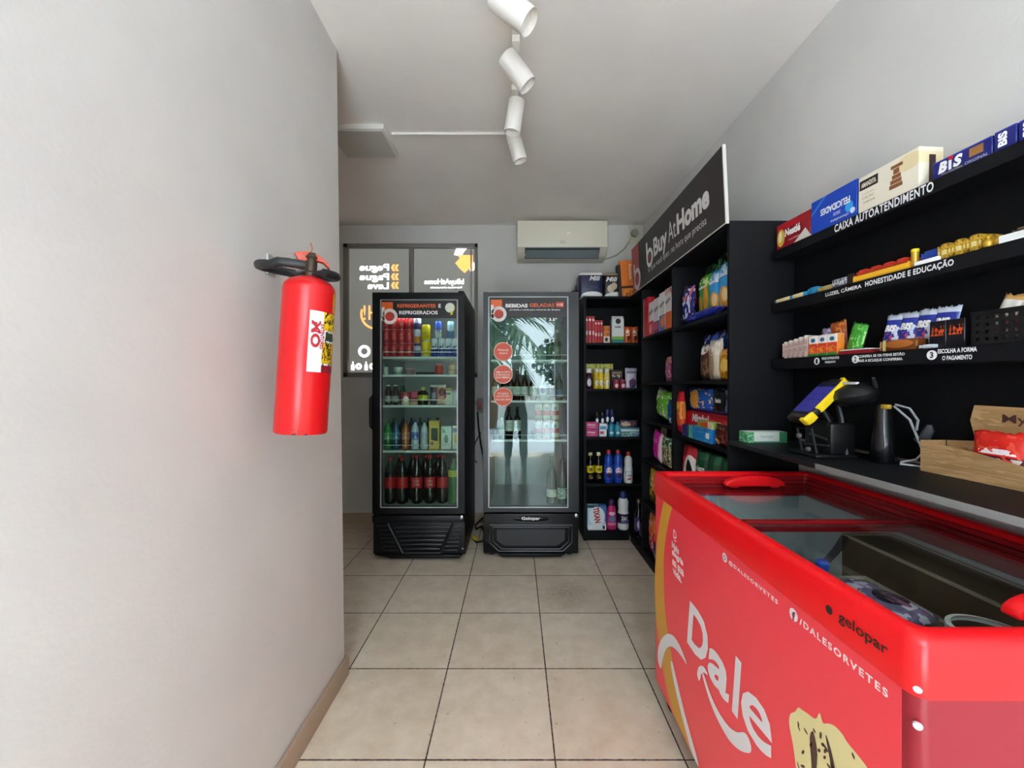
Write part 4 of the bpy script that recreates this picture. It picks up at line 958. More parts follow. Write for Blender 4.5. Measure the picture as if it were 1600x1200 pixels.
# second shelf
Z = 1.379
rev(FLc, -0.272, 0.06, Z, [('bottle_body', [(.014, 0), (.016, .004), (.016, .055), (.009, .062)], mat('#dfe5dc', .4)), ('cap', [(.011, .06), (.012, .085), (.006, .09)], mat('#3c6b35', .5))], 'yogurt_bottle', 'little white bottle with green cap at left of second cooler shelf', 'bottle', G)
rev(FLc, -0.18, 0.06, Z, [('tub_body', [(.028, 0), (.034, .045)], art('#9fb39a', [('r', 0, 1, .5, 1, '#d9ded3')], .4)), ('lid', [(.036, .044), (.036, .055), (.03, .057)], mat('#e6ebe6', .4))], 'food_tub', 'small white and green tub on second cooler shelf', 'tub', G)
rev(FLc, -0.10, 0.10, Z, [('tub_body', [(.032, 0), (.038, .042)], mat('#a97c84', .4)), ('lid', [(.039, .04), (.039, .05), (.03, .051)], mat('#c9a0a8', .4))], 'food_tub', 'dull pink tub beside the white and green tub', 'tub', G)
box(FLc, 0.01, 0.10, Z, 0.13, 0.09, 0.022, mat('#43444a', .5), 'flat_package', 'flat dark package lying mid second shelf of left cooler', 'package', G)
rev(FLc, 0.134, 0.06, Z, jar_parts(.032, .086, mat('#c23a35', .3), mat('#d98f8a', .35), .8), 'sauce_jar', 'red jar with pink lid on second shelf of left cooler', 'jar', G)
for k in range(2):
    rev(FLc, 0.235, 0.06, Z + k * 0.041, [('tub_body', [(.029, 0), (.034, .033)], mat('#d8c9a6', .4)), ('lid', [(.036, .032), (.036, .04), (.03, .041)], mat('#cf9a72', .4))], 'dessert_cup', ('beige dessert cup underneath another at right of cooler shelf', 'beige dessert cup stacked on top of its twin')[k], 'cup', G)
# third shelf
Z = 1.149
for i, x in enumerate((-0.255, -0.2)):
    rev(FLc, x, 0.06, Z, pet_parts(.025, .152, mat('#3b2420', .3), mat('#b9b3aa', .4), mat('#f2f2ee', .4), .15, .45, .5), 'yogurt_bottle', ('dark drink bottle with white cap at far left of third shelf', 'dark drink bottle with white cap, second from left on third shelf')[i], 'bottle', G)
rev(FLc, -0.155, 0.09, Z, pet_parts(.024, .15, mat('#203a30', .3), mat('#274a3c', .4), mat('#1f3f35', .4), .15, .45, .5), 'juice_bottle', 'dark green bottle behind the two white capped bottles', 'bottle', G)
rev(FLc, -0.12, 0.055, Z, [('tub_body', [(.034, 0), (.042, .085)], art('#b8324a', [('e', .6, .5, .25, .3, '#f3e3e3'), ('r', 0, 1, 0, .3, '#c9b79a')], .4)), ('lid', [(.044, .083), (.044, .096), (.036, .098)], mat('#8f2438', .4))], 'yogurt_tub', 'red tub with white swirl on third shelf of left cooler', 'tub', G)
box(FLc, -0.055, 0.05, Z, 0.05, 0.05, 0.105, art('#8c4a3a', [('r', 0, 1, .55, 1, '#d4527c'), ('r', 0, 1, 0, .25, '#c79a8a')], .4), 'dessert_box', 'pink and brown carton left of the squat dark sauce jar', 'carton', G)
rev(FLc, 0.008, 0.07, Z, [('jar_body', [(.036, 0), (.04, .01), (.04, .085), (.02, .11)], art('#2c2a20', [('r', 0, 1, .3, .68, '#d2cf3a'), ('rn', .2, .8, .35, .65, 10, .55, '#4a5a22')], .25)), ('cap', [(.018, .108), (.018, .135), (.012, .138)], mat('#c8bf6a', .4))], 'sauce_jar', 'squat dark sauce jar with yellow green label on third shelf', 'jar', G)
pouch(FLc, 0.09, 0.085, Z, 0.06, 0.155, 0.03, art('#5a4458', [('r', .2, .8, .3, .6, '#8f8aa0'), ('r', 0, 1, .86, 1, '#e6ddd8')], .35), 'yogurt_pouch', 'dark purple pouch with white top on third cooler shelf', 'pouch', G, seed=2)
pouch(FLc, 0.145, 0.08, Z, 0.07, 0.155, 0.03, art('#e79c8c', [('e', .62, .62, .35, .2, '#6a1f24'), ('r', 0, 1, .86, 1, '#f0e8e4'), ('r', 0, 1, 0, .2, '#d9b8a8')], .35), 'yogurt_pouch', 'pink pouch with dark red patch on third cooler shelf', 'pouch', G, seed=4)
box(FLc, 0.206, 0.05, Z, 0.055, 0.05, 0.13, art('#d9d6c0', [('r', 0, 1, .8, 1, '#a9894a'), ('r', .2, .8, .6, .72, '#5a6a5a'), ('r', 0, .18, .4, .8, '#c0363a')], .4), 'juice_carton', 'cream carton with gold top right of pink pouch', 'carton', G)
rev(FLc, 0.259, 0.055, Z, jar_parts(.026, .112, mat('#dfe6e4', .35), mat('#c9d4d2', .35), .86), 'cream_jar', 'white jar at right end of third shelf in left cooler', 'jar', G)
# fourth shelf
Z = 0.808
for i, (x, c, lb, cp, w) in enumerate(((-0.257, '#1f7a3a', '#2e9a4a', '#1d5a30', 'green'), (-0.195, '#1d4f74', '#2a6a98', '#14304a', 'teal blue'), (-0.122, '#a8521c', '#c4682a', '#27303a', 'orange'), (-0.05, '#b9c6cf', '#2448a4', '#22409a', 'clear bottle with royal blue label'), (0.02, '#b5bcc2', '#8f9aa8', '#1d2a4a', 'clear silvery'))):
    lab = f'small {w} soda bottle on fourth cooler shelf' if 'bottle' not in w else f'small {w} on fourth cooler shelf'
    rev(FLc, x, 0.06, Z, pet_parts(.031, .222, mat(c, .12, 0, None, 0, .6), art(lb, [('rn', 0, 1, 0, 1, 7, .58, '#dfe4ea')], .3), mat(cp, .4)), 'soda_bottle', lab, 'bottle', 'small soda bottles on the fourth cooler shelf')
for i in range(6):
    rev(FLc, -0.235 + 0.068 * i, 0.14, Z, pet_parts(.031, .235, mat('#22303c', .12), mat('#1c2a3a', .3), mat('#1b2b44' if i % 2 else '#16352c', .4)), 'soda_bottle', f'dark capped soda bottle in the back row of fourth shelf, {ORD[i]} from left', 'bottle', 'back row soda bottles')
box(FLc, 0.098, 0.045, Z, 0.078, 0.06, 0.222, art('#e3bc52', [('r', .2, .85, .3, .74, '#3c4438'), ('e', .3, .2, .26, .13, '#f0dca0'), ('e', .3, .2, .2, .1, '#b98432')], .4), 'juice_carton', 'tall yellow drink carton with dark window on fourth shelf', 'carton', G)
box(FLc, 0.187, 0.06, Z, 0.08, 0.05, 0.175, art('#dfe9e4', [('r', .1, .9, .72, .9, '#7fb8a4'), ('d', 1, 1.2, 1.35, '#dfe9e4'), ('e', .5, .45, .2, .18, '#6f8f88')], .4), 'milk_carton', 'white and pale green carton right of the yellow carton', 'carton', G)
box(FLc, 0.262, 0.06, Z, 0.055, 0.05, 0.18, art('#f0ead2', [('r', .1, .9, .72, .9, '#5a7f9a'), ('e', .55, .45, .35, .2, '#f0d24a')], .4), 'milk_carton', 'white carton with yellow circle at right end of fourth shelf', 'carton', G)
# floor of the cooler
Z = 0.397
M_cola = mat('#120a08', .08, 0, None, 0, .5); M_clr = glass('#c9cfd2', .05, 1.6)
M_lab = art('#c3171f', [('rn', .2, .8, .2, .8, 6, .6, '#d8444a')], .35)
for i, (x, dy) in enumerate(((-0.24, .06), (-0.148, .06), (-0.038, .065), (0.062, .07), (0.155, .075))):
    r, h = .044, .345 if i < 2 else .36
    top = M_clr if i < 2 else M_cola
    parts = [('bottle_body', [(r * .7, 0), (r * .95, .01), (r, .04), (r, .11), (r * .97, .12), (r * .97, .205), (r, .22), (r, .235)], M_cola),
             ('shoulder', [(r * .995, .234), (r * .9, .262), (r * .6, .30), (r * .34, .325), (r * .3, h - .012)], top),
             ('bottle_label', [(r * .985, .122), (r * .99, .123), (r * .99, .203), (r * .985, .204)], M_lab),
             ('cap', [(r * .36, h - .018), (r * .36, h), (r * .3, h + .003)], mat('#b8161d', .4))]
    tx = [('Coca', 0.0, .18, .05, .02, {'shear': .3}), ('Cola', 0.004, .152, .05, .02, {'shear': .3})] if i in (2, 3) else None
    rev(FLc, x, dy, Z, parts, 'cola_bottle', ('large cola bottle with clear neck at far left of cooler floor', 'large cola bottle with clear neck, second from left', 'large cola bottle in the middle, white script on red label', 'large cola bottle set back, white script on red label, fourth from left', 'large cola bottle last before the green bottle')[i], 'bottle', 'large cola bottles', txt=tx, rad=r + .001, tm=mat('#e8c9c9', .5))
for i in range(4):
    rev(FLc, -0.195 + .1 * i, 0.17, Z, [('bottle_body', [(.03, 0), (.043, .03), (.044, .235), (.026, .30), (.013, .335)], M_cola), ('cap', [(.016, .33), (.016, .35)], mat('#a81a20', .4))], 'cola_bottle', f'large cola bottle hidden in the back row, {ORD[i]} from left', 'bottle', 'back row cola bottles')
rev(FLc, 0.245, 0.06, Z, pet_parts(.044, .36, mat('#3f7a4a', .1), art('#cfd03c', [('rn', .2, .8, .2, .8, 8, .58, '#4f8a3a')], .3), mat('#2f6a38', .4), .58, .72), 'soda_bottle', 'large green bottle with yellow label at right of cooler floor', 'bottle', G)

# ================================================================== DRINKS IN THE RIGHT COOLER
FRc = tr(RC, RY, 0)
M_grn = mat('#12301c', .08); M_brn = mat('#3a1c0c', .08); M_wl = art('#dfe0dc', [('rn', .1, .9, .3, .8, 8, .55, '#7f8f98')], .4)
for i, x in enumerate((0.15, 0.205)):
    rev(FRc, x, 0.06, 1.494, wine_parts(.03, .23, M_grn, mat('#3c5a3c', .4), mat('#8fa08f', .4)), 'beer_bottle', ('green bottle, left one of pair on top right of cooler', 'green bottle, right one of pair on top right of cooler')[i], 'bottle', 'green bottles on the top shelf of right cooler')
G2 = 'bottles on second shelf of right cooler'
for i, px in enumerate((-0.27, -0.2, -0.155, -0.104, -0.045, 0.02)):
    rev(FRc, px, 0.06, 1.183, [('bottle_body', [(.024, 0), (.028, .006), (.028, .125), (.02, .15), (.012, .175), (.011, .235)], M_brn), ('bottle_label', [(.0285, .045), (.0287, .046), (.0287, .105), (.0285, .106)], M_wl), ('cap', [(.0135, .228), (.0135, .24), (.01, .242)], SILVER)], 'beer_bottle', f'brown beer bottle with white label, {ORD[i]} from left on second shelf', 'bottle', G2)
rev(FRc, 0.095, 0.06, 1.183, [('bottle_body', [(.024, 0), (.027, .006), (.027, .12), (.018, .15), (.012, .175), (.011, .235)], mat('#b9c4d4', .1)), ('bottle_label', [(.0275, .04), (.0277, .041), (.0277, .11), (.0275, .111)], art('#dfe6f2', [('e', .5, .5, .3, .3, '#3b5aa8')], .4)), ('cap', [(.0135, .228), (.0135, .24)], mat('#3b5aa8', .4))], 'soda_bottle', 'clear bottle with blue and white label on second shelf', 'bottle', G2)
for i, x in enumerate((0.157, 0.221)):
    rev(FRc, x, 0.06, 1.183, wine_parts(.028, .235, M_grn, mat('#3d5a86', .4), mat('#44608c', .4), .1, .35), 'beer_bottle', ('dark green bottle with blue label beside the clear bottle', 'dark green bottle with blue label at right end of second shelf')[i], 'bottle', G2)
G3 = 'drinks on third shelf of right cooler'
rev(FRc, -0.222, 0.06, 0.886, wine_parts(.025, .165, mat('#9fb0a8', .1), mat('#dfe4e2', .4), mat('#e9ece9', .4)), 'spirit_bottle', 'small clear bottle with white cap left of two dark bottles', 'bottle', G3)
for i, x in enumerate((-0.165, -0.102)):
    rev(FRc, x, 0.06, 0.886, wine_parts(.03, .248, mat('#1b0d10', .08), M_wl, mat('#5a1a22' if i == 0 else '#2a1a16', .4), .25, .58), 'wine_bottle', ('dark bottle with red neck band and white label', 'dark bottle with white label and all black neck')[i], 'bottle', G3)
M_wc = art('#e4e0d4', [('r', 0, 1, .35, .62, '#c8353a'), ('r', 0, 1, 0, .12, '#b98a3a'), ('e', .5, .75, .25, .1, '#8aa0a8')], .3)
for i, x in enumerate((0.062, 0.125, 0.19)):
    for k in range(2):
        rev(FRc, x, 0.06, 0.886 + k * 0.135, can_parts(.029, .135, M_wc), 'beer_can', f'white beer can with red band, {("lower", "upper")[k]} row, {ORD[i]} from left', 'can', 'white beer cans')
rev(FRc, 0.165, 0.07, 0.388, wine_parts(.04, .37, mat('#1c2f1e', .08), art('#e6e4da', [('d', 1, .7, 1.15, '#c9c4b4')], .4), mat('#2d4030', .4), .14, .3), 'sparkling_wine_bottle', 'tall green wine bottle with white label on cooler floor', 'bottle')
rev(FRc, 0.245, 0.06, 0.388, wine_parts(.036, .34, mat('#5d6a64', .08), art('#9aa8a8', [('n', 5, .5, '#dfe6e6')], .4), mat('#2c3a38', .4), .12, .36), 'spirit_bottle', 'grey green bottle with patterned label right of the wine bottle', 'bottle')

# ================================================================== CORNER SHELF UNIT
FB = tr(0, 3.37, 0)
G = 'household goods in the corner shelves'
def tissue_pack(x, y, w, d, h, m, label, tx, a=0.0, tm=WHITE):
    mb = MB().box(-w / 2, w / 2, 0, d, 0, h)
    t = Thing('toilet_paper_pack', label, 'paper pack', FB @ tr(x, y, 2.0405) @ rz(a), group='paper packs on the corner unit')
    t.add('wrapper', mb.mesh('wrapper', m, bevel=.028, seg=4)); t.add('lettering', lettering(tx, tm, y=-.001))
tissue_pack(0.635, 0.03, 0.205, 0.16, 0.215, art('#171f45', [('r', 0, 1, .86, 1, '#e9e8e2'), ('e', .55, -.02, .5, .24, '#eeece6'), ('rn', .3, .8, .28, .5, 9, .6, '#3f5a9a')], .3), 'navy and white paper pack reading Mili, left one on corner unit', [('Mili', 0.03, .158, .095, .04, {'bold': .03, 'shear': .3})])
tissue_pack(0.812, 0.05, 0.135, 0.15, 0.215, art('#231c1c', [('r', 0, 1, .88, 1, '#8f7f66'), ('e', .8, .0, .8, .22, '#ece8e0'), ('e', .45, .35, .22, .16, '#d9c6b2'), ('e', .65, .45, .2, .14, '#cbb9a4')], .3), 'black and white paper pack reading Mili, right one on corner unit', [('Mili', 0.0, .155, .1, .04, {'bold': .03, 'shear': .3})])
tissue_pack(0.552, 0.16, 0.06, 0.12, 0.15, mat('#1a1a22', .4), 'small dark pack behind the left navy paper pack', [('Mili', 0.0, .1, .03, .012)])
box(FB, 0.966, 0.06, 2.0405, 0.12, 0.06, 0.32, art('#e0741c', [('r', 0, 1, .26, .32, '#4a2418'), ('e', .55, .12, .45, .14, '#e8902c'), ('rn', .2, .9, 0, .2, 6, .55, '#b8501a')], .4), 'coffee_box', 'tall orange box leaning at top right of corner unit', 'box', None, tilt=-0.07, txt=[('Premium', 0.02, .22, .13, .025, {'rot': -PI / 2, 'bold': .02})], tm=mat('#f3dcc0', .5))
box(FB, 0.889, 0.055, 2.0405, 0.028, 0.06, 0.28, mat('#1b1210', .4), 'coffee_box', 'thin dark box standing left of the orange box', 'box', None, tilt=-0.06)
# shelf 1
M_rb = art('#c0161f', [('r', .2, .8, .82, .9, '#efe4e0'), ('r', .2, .8, .3, .45, '#e6cfc9'), ('r', .1, .9, .5, .53, '#8f0f18')], .35)
for i in range(3):
    box(FB, 0.594 + .028 * i, 0.02, 1.6525, 0.025, 0.03, 0.225, M_rb, 'matchbox_pack', f'tall slim red box, {ORD[i]} from left on upper corner shelf', 'box', 'tall slim red boxes')
for i in range(3):
    box(FB, 0.673 + .0235 * i, 0.02, 1.6525, 0.021, 0.03, 0.19, M_rb, 'matchbox_pack', f'shorter slim red box, {ORD[i]} of three beside taller ones', 'box', 'short slim red boxes')
box(FB, 0.763, 0.02, 1.6525, 0.054, 0.05, 0.145, art('#d9782a', [('r', 0, 1, 0, .38, '#e6d8c4'), ('e', .45, .2, .25, .12, '#3a2418'), ('rn', 0, 1, .4, 1, 7, .55, '#8c3a1a')], .4), 'tea_box', 'small orange box beside white coffee bag', 'box', G)
t = Thing('coffee_bag', 'white coffee bag with dark bean emblem and green band', 'bag', FB @ tr(0.857, 0.02, 1.6525), group=G)
t.add('bag_body', MB().box(-.05, .05, 0, .055, 0, .20).prism_x([(0, .20), (.055, .20), (.034, .228), (.022, .228)], -.048, .048).mesh('bag_body', art('#dfe2df', [('e', .52, .8, .22, .1, '#2b1c16'), ('r', 0, 1, 0, .13, '#1f7f72'), ('r', 0, 1, .13, .24, '#7fae3c'), ('r', .25, .75, .56, .6, '#7a7f80')], .4)))
t.add('lettering', lettering([('café', 0.0, .14, .05, .015)], mat('#4a4a48', .5)))
for i, x in enumerate((0.945, 1.005)):
    pouch(FB, x, 0.045, 1.6525, 0.058, 0.14, 0.03, art('#d8622c', [('e', .45, .6, .3, .2, '#f0d9c0'), ('e', .6, .3, .25, .15, '#4a1c14'), ('n', 5, .6, '#8f2a1a')], .35), 'snack_pouch', ('orange packet right of the white coffee bag', 'orange packet at right end of upper corner shelf')[i], 'packet', 'orange packets on upper corner shelf', seed=i)
# shelf 2
Z = 1.2685
def squeeze(x, z, r, h, body, label_m, cap, nm, lb, y=.045, tx=None, grp=G, sx=.7):
    rev(FB, x, y, z, detergent_parts(r, h, body, label_m, cap), nm, lb, 'bottle', grp, sx=sx)
rev(FB, 0.617, 0.045, Z, [('bottle_body', [(.024, 0), (.029, .006), (.029, .11), (.02, .135)], mat('#3a1630', .2)), ('bottle_label', [(.0295, .02), (.0298, .021), (.0298, .1), (.0295, .101)], art('#4a1c3c', [('e', .5, .4, .3, .4, '#d9cfd6')], .4)), ('cap', [(.021, .134), (.021, .165), (.018, .168)], mat('#eceae6', .4))], 'juice_bottle', 'dark purple juice bottle with white cap at left of corner shelf', 'bottle', G)
for i, (x, c) in enumerate(((0.68, '#e3c326'), (0.722, '#e8ce3a'), (0.768, '#e8d27a'))):
    rev(FB, x, 0.04 + .02 * (i == 1), Z, [('bottle_body', [(.021, 0), (.024, .006), (.022, .07), (.024, .125), (.016, .14)], mat(c, .25)), ('bottle_label', [(.0245, .02), (.0247, .021), (.0247, .095), (.0245, .096)], art(c, [('e', .55, .35, .3, .3, '#f2efe0'), ('rn', 0, 1, .1, .8, 7, .58, '#8a5a1c')], .4)), ('cap', [(.018, .138), (.018, .166), (.015, .168)], mat('#efeadc', .4))], 'juice_bottle', ('yellow bottle with white cap beside the purple bottle', 'yellow bottle set back between two others', 'paler yellow bottle with white cap left of the dark packs')[i], 'bottle', 'yellow bottles on the corner shelf')
for i, (x, w) in enumerate(((0.642, .1), (0.77, .15))):
    box(FB, x, 0.14, Z, w, .08, .215, art('#a8952a', [('r', 0, 1, .8, 1, '#d9cf5a'), ('rn', 0, 1, .78, 1, 5, .5, '#5a8a3a'), ('rn', .5, 1, .8, 1, 5, .55, '#efe6d0')], .35), 'snack_tray', ('yellow green pack standing behind the purple bottle', 'yellow green pack standing behind yellow bottles')[i], 'pack', 'yellow packs at the back of corner shelf')
box(FB, 0.862, 0.075, Z, .1, .06, .16, art('#2a1a1c', [('r', .1, .9, .78, .9, '#8f7a5a'), ('rn', .1, .9, .55, .75, 8, .55, '#e0d4c4')], .4), 'dark_box', 'dark brown box behind the small pink jars', 'box', G)
for i, x in enumerate((0.845, 0.902)):
    rev(FB, x, 0.035, Z, jar_parts(.026, .075, art('#a83250', [('e', .5, .4, .3, .25, '#efd9dc')], .35), mat('#b8465f', .4), .85), 'jam_jar', ('small pink jar, left of two before the dark box', 'small pink jar, right of two before the dark box')[i], 'jar', 'pink jars')
pouch(FB, 0.974, 0.05, Z, 0.1, 0.175, 0.045, art('#cfcada', [('e', .6, .25, .3, .22, '#4a3a6a'), ('r', .1, .9, .72, .82, '#7d78a4'), ('rn', .2, .9, .05, .6, 7, .58, '#8a5a7a')], .3), 'wipes_pouch', 'white and purple pouch at right of corner shelf', 'pouch', G, seed=9)
# shelf 3
Z = 0.8665
for k in range(2):
    box(FB, 0.64, 0.02, Z + .062 * k, .098, .07, .06, art('#d6397f', [('r', 0, 1, 0, .2, '#c02a6c')], .35), 'soap_box', ('pink box underneath another on corner shelf', 'pink box on top of another on corner shelf')[k], 'box', 'pink boxes', txt=[('Always', -.005, .035, .065, .02, {'bold': .03}), ('pétala', .0, .014, .05, .01)])
box(FB, 0.732, 0.02, Z, .062, .05, .11, art('#e8edf0', [('r', .1, .9, .55, .8, '#4a9ad0'), ('r', .1, .6, .2, .4, '#c84a5a')], .4), 'toothpaste_box', 'white and blue box beside the pink boxes', 'box', G)
for i, (x, c, h) in enumerate(((0.698, '#1c2024', .205), (0.745, '#20262c', .205), (0.787, '#1d2a5c', .222), (0.828, '#22305f', .222))):
    rev(FB, x, .11, Z, [('can_body', [(.02, 0), (.021, .005), (.021, h * .78), (.014, h * .83)], art(c, [('e', .5, .75, .3, .12, '#e9edf0'), ('r', 0, 1, .3, .5, '#cfd6dc')], .3)), ('cap', [(.016, h * .82), (.017, h * .97), (.012, h)], mat('#191c22' if i < 2 else '#2a3570', .4))], 'spray_can', f'{"black" if i < 2 else "navy"} spray can, {("left", "right")[i % 2]} of two standing behind the front row', 'can', 'spray cans')
for i, x in enumerate((0.804, 0.859)):
    rev(FB, x, .04, Z, detergent_parts(.027, .122, mat('#2a8fa6', .3), art('#1f7f9c', [('e', .5, .5, .3, .3, '#bfe0e6')], .4), mat('#2f6f9a', .4), .95), 'deodorant_bottle', ('teal bottle, left of two in front of spray cans', 'teal bottle, right of two in front of spray cans')[i], 'bottle', 'teal bottles')
box(FB, 0.96, .02, Z, .155, .1, .075, art('#5aa0b0', [('r', 0, 1, .6, .8, '#e9eef0'), ('r', 0, .55, .2, .5, '#3c7a52'), ('rn', 0, 1, 0, .55, 8, .55, '#cfe0e4'), ('d', 1, -1, .75, '#4a3f8a')], .35), 'wipes_pack', 'green and white flat pack under the purple pack', 'pack', G)
pouch(FB, 0.955, .05, Z + .076, .155, .06, .05, art('#5b3f7a', [('e', .3, .4, .25, .35, '#c9b49a'), ('n', 5, .57, '#9a7430'), ('d', 1, -.3, .75, '#3a2a6a')], .3), 'wipes_pack', 'purple and brown pack lying on green white pack', 'pack', G, seed=12)
# shelf 4
Z = 0.4755
for i, x in enumerate((0.631, 0.7)):
    rev(FB, x, .05, Z, [('bottle_body', [(.025, 0), (.031, .008), (.031, .17), (.022, .2), (.013, .22), (.013, .235)], mat('#140c0a', .15)), ('bottle_label', [(.0315, .085), (.0318, .086), (.0318, .145), (.0315, .146)], art('#e8c81f', [('e', .5, .5, .25, .25, '#5a7a2a')], .4)), ('bottle_label', [(.0315, .03), (.0318, .031), (.0318, .07), (.0315, .071)], art('#1a1512', [('rn', .2, .8, .2, .8, 7, .55, '#c9a83a')], .4)), ('cap', [(.017, .228), (.018, .25), (.015, .253)], mat('#e9dcae', .4))], 'cleaner_bottle', ('black bottle with yellow label and cream cap, left of two', 'black bottle with yellow label and cream cap, right of two')[i], 'bottle', 'black cleaner bottles')
for i, x in enumerate((0.785, 0.865)):
    rev(FB, x, .05, Z, [('bottle_body', [(.032, 0), (.037, .01), (.037, .2), (.03, .225), (.016, .245)], mat('#1d4fb8', .25)), ('bottle_label', [(.0375, .03), (.0378, .031), (.0378, .15), (.0375, .151)], art('#1f52c0', [('e', .5, .6, .35, .25, '#e6dfe9'), ('e', .5, .3, .3, .2, '#2a1f5a'), ('rn', .2, .8, .4, .8, 8, .55, '#c84a6a')], .4)), ('cap', [(.017, .243), (.017, .268), (.012, .275)], mat('#c82536', .4))], 'cleaner_bottle', ('blue bottle with red cap, left of two', 'blue bottle with red cap, right of two')[i], 'bottle', 'blue cleaner bottles')
rev(FB, 0.952, .05, Z, detergent_parts(.037, .262, mat('#e4e6e6', .3), art('#e4e6e6', [('rn', .1, .9, .3, .9, 6, .55, '#5a6470'), ('r', .3, .7, .05, .2, '#b83a3a')], .4), mat('#c82f2f', .4), .85), 'cleaner_bottle', 'white bottle with red cap and grey label on lower shelf', 'bottle', G)
# shelf 5
Z = 0.0815
box(FB, 0.681, .02, Z, .158, .055, .207, art('#bfe0f0', [('r', 0, 1, .9, 1, '#1f3f4a'), ('d', 1, .5, 1.1, '#3f7fc8'), ('e', .5, .55, .42, .4, '#e9f2f8'), ('r', 0, 1, 0, .2, '#eef2f4'), ('r', .8, .92, .04, .18, '#1d2a4a')], .4), 'washing_powder_box', 'white and blue washing powder box reading Tixan on bottom shelf', 'box', G, txt=[[mat('#c8442c', .4), ('TIXAN', 0.0, .125, .13, .05, {'rot': -PI / 2 + .15, 'bold': .05})]])
rev(FB, 0.81, .05, Z, [('bottle_body', [(.034, 0), (.041, .01), (.042, .1), (.036, .17), (.022, .205)], mat('#cf2470', .3)), ('bottle_label', [(.0425, .02), (.0428, .03), (.0424, .1), (.0395, .15)], art('#d8307c', [('e', .5, .55, .32, .22, '#7a86b8'), ('e', .5, .9, .3, .12, '#f3c9dc'), ('r', .1, .9, .15, .3, '#f08ab0')], .4)), ('cap', [(.024, .2), (.027, .225), (.02, .25)], mat('#4a1f5a', .4))], 'softener_bottle', 'magenta bottle with purple cap beside washing powder box', 'bottle', G, sx=.7)
rev(FB, 0.91, .055, Z, [('bottle_body', [(.04, 0), (.046, .01), (.046, .14), (.04, .16), (.044, .2), (.044, .235), (.03, .262)], mat('#e9eef0', .3)), ('bottle_label', [(.0464, .055), (.0467, .056), (.0467, .135), (.0464, .136)], art('#1d1c3a', [('e', .6, .2, .4, .25, '#6a5a9a')], .4)), ('cap', [(.03, .26), (.031, .29), (.024, .318)], mat('#1f2f6a', .4))], 'bleach_bottle', 'large white bottle with navy cap and label reading Zax', 'bottle', G, txt=[('ZAX', 0, .1, .055, .03, {'bold': .05})], rad=.0478)
for i, (x, y) in enumerate(((1.0, 3.29), (1.005, 3.17))):
    rev(ident(), x, y, .0785, wine_parts(.034, .29, mat('#1c0c20', .1), art('#4a3a6a', [('e', .5, .5, .3, .35, '#cfc6dc')], .4), mat('#8a6a4a' if i == 0 else '#2a1a3a', .4), .15, .5), 'wine_bottle', ('dark wine bottle with lilac label in floor corner, farther one', 'dark wine bottle with lilac label in floor corner, nearer one')[i], 'bottle', 'dark bottles in the corner')

# ================================================================== TALL SHELF UNIT
G = 'groceries in the tall shelf unit'
# far bay
Z = 1.6525
box(FT, 0.055, .008, Z, .105, .05, .285, art('#c9202c', [('r', 0, .12, 0, 1, '#ece4e0'), ('rn', .2, 1, .3, .9, 3, .62, '#e0525a')], .35), 'cereal_box', 'large red cereal box standing behind the other boxes', 'box', 'boxes on upper far shelf')
for i, (x, ops, base, h, wd) in enumerate(((0.16, (('r', 0, 1, 0, .42, '#d8303c'), ('e', .4, .2, .3, .15, '#f0a0a8')), '#efe6e8', .235, 'pink and white'), (0.267, (('r', 0, 1, 0, .35, '#5a3f8a'), ('e', .5, .2, .35, .12, '#d84a5a')), '#e6e2e6', .24, 'purple footed white'), (0.374, (('r', 0, 1, 0, .42, '#5a72b8'), ('e', .6, .25, .35, .15, '#e8862c')), '#ece8e4', .255, 'blue and orange footed white'), (0.481, (('r', 0, 1, 0, .42, '#ea6a22'), ('rn', 0, 1, .85, 1, 4, .5, '#c84a4a')), '#e6e4e2', .26, 'orange footed white'))):
    box(FT, x, .012, Z, .1, .05, h, art(base, ops, .4), 'milk_powder_box', f'{wd} box on the upper far shelf', 'box', 'boxes on upper far shelf', txt=[('Ninho', 0, h * .7, .08, .03, {'bold': .03, 'rot': .3})], tm=mat('#3a3f6a', .5))
pouch(FT, 0.405, .06, 1.3205, .14, .165, .05, art('#7a2f78', [('e', .4, .8, .35, .2, '#b98a5a'), ('n', 6, .56, '#c86a9a'), ('n', 9, .62, '#e6c9a0')], .3), 'snack_bag', 'small purple snack bag alone on its shelf', 'bag', G, seed=21)
pouch(FT, 0.25, .08, 1.0455, .30, .20, .08, art('#6fbf3c', [('d', -1.2, 1, .3, '#cfe6b8'), ('n', 3, .55, '#8fd05a'), ('n', 7, .62, '#eef2e0'), ('r', 0, 1, 0, .1, '#2f6a2a')], .25), 'snack_bag', 'bright green bag on shelf above the pink bag', 'bag', G, seed=22, roll=.15)
pouch(FT, 0.475, .05, 1.0455, .15, .165, .05, art('#2352a8', [('rn', 0, 1, 0, .5, 4, .5, '#dfe8f4'), ('n', 6, .6, '#14306a')], .25), 'snack_bag', 'blue and white bag right of bright green bag', 'bag', G, seed=23)
pouch(FT, 0.19, .05, .7605, .17, .21, .05, art('#d81fa0', [('n', 4, .56, '#e84ab8'), ('r', .8, 1, 0, 1, '#e9c9dc')], .25), 'snack_bag', 'magenta bag leaning on far lower shelf', 'bag', G, seed=24, roll=.16)
pouch(FT, 0.13, .10, .7605, .10, .25, .03, art('#b9a58a', [('n', 6, .56, '#7f6a4a')], .3), 'snack_bag', 'narrow beige bag leaning behind the magenta bag', 'bag', G, seed=25, roll=.2)
pouch(FT, 0.37, .055, .7605, .19, .2, .05, art('#8f8a62', [('rn', 0, 1, .5, 1, 3, .45, '#2f7a4a'), ('n', 8, .57, '#efe6d0'), ('n', 6, .6, '#2a2a20')], .3), 'snack_bag', 'mottled green and beige bag beside the magenta bag', 'bag', G, seed=26)
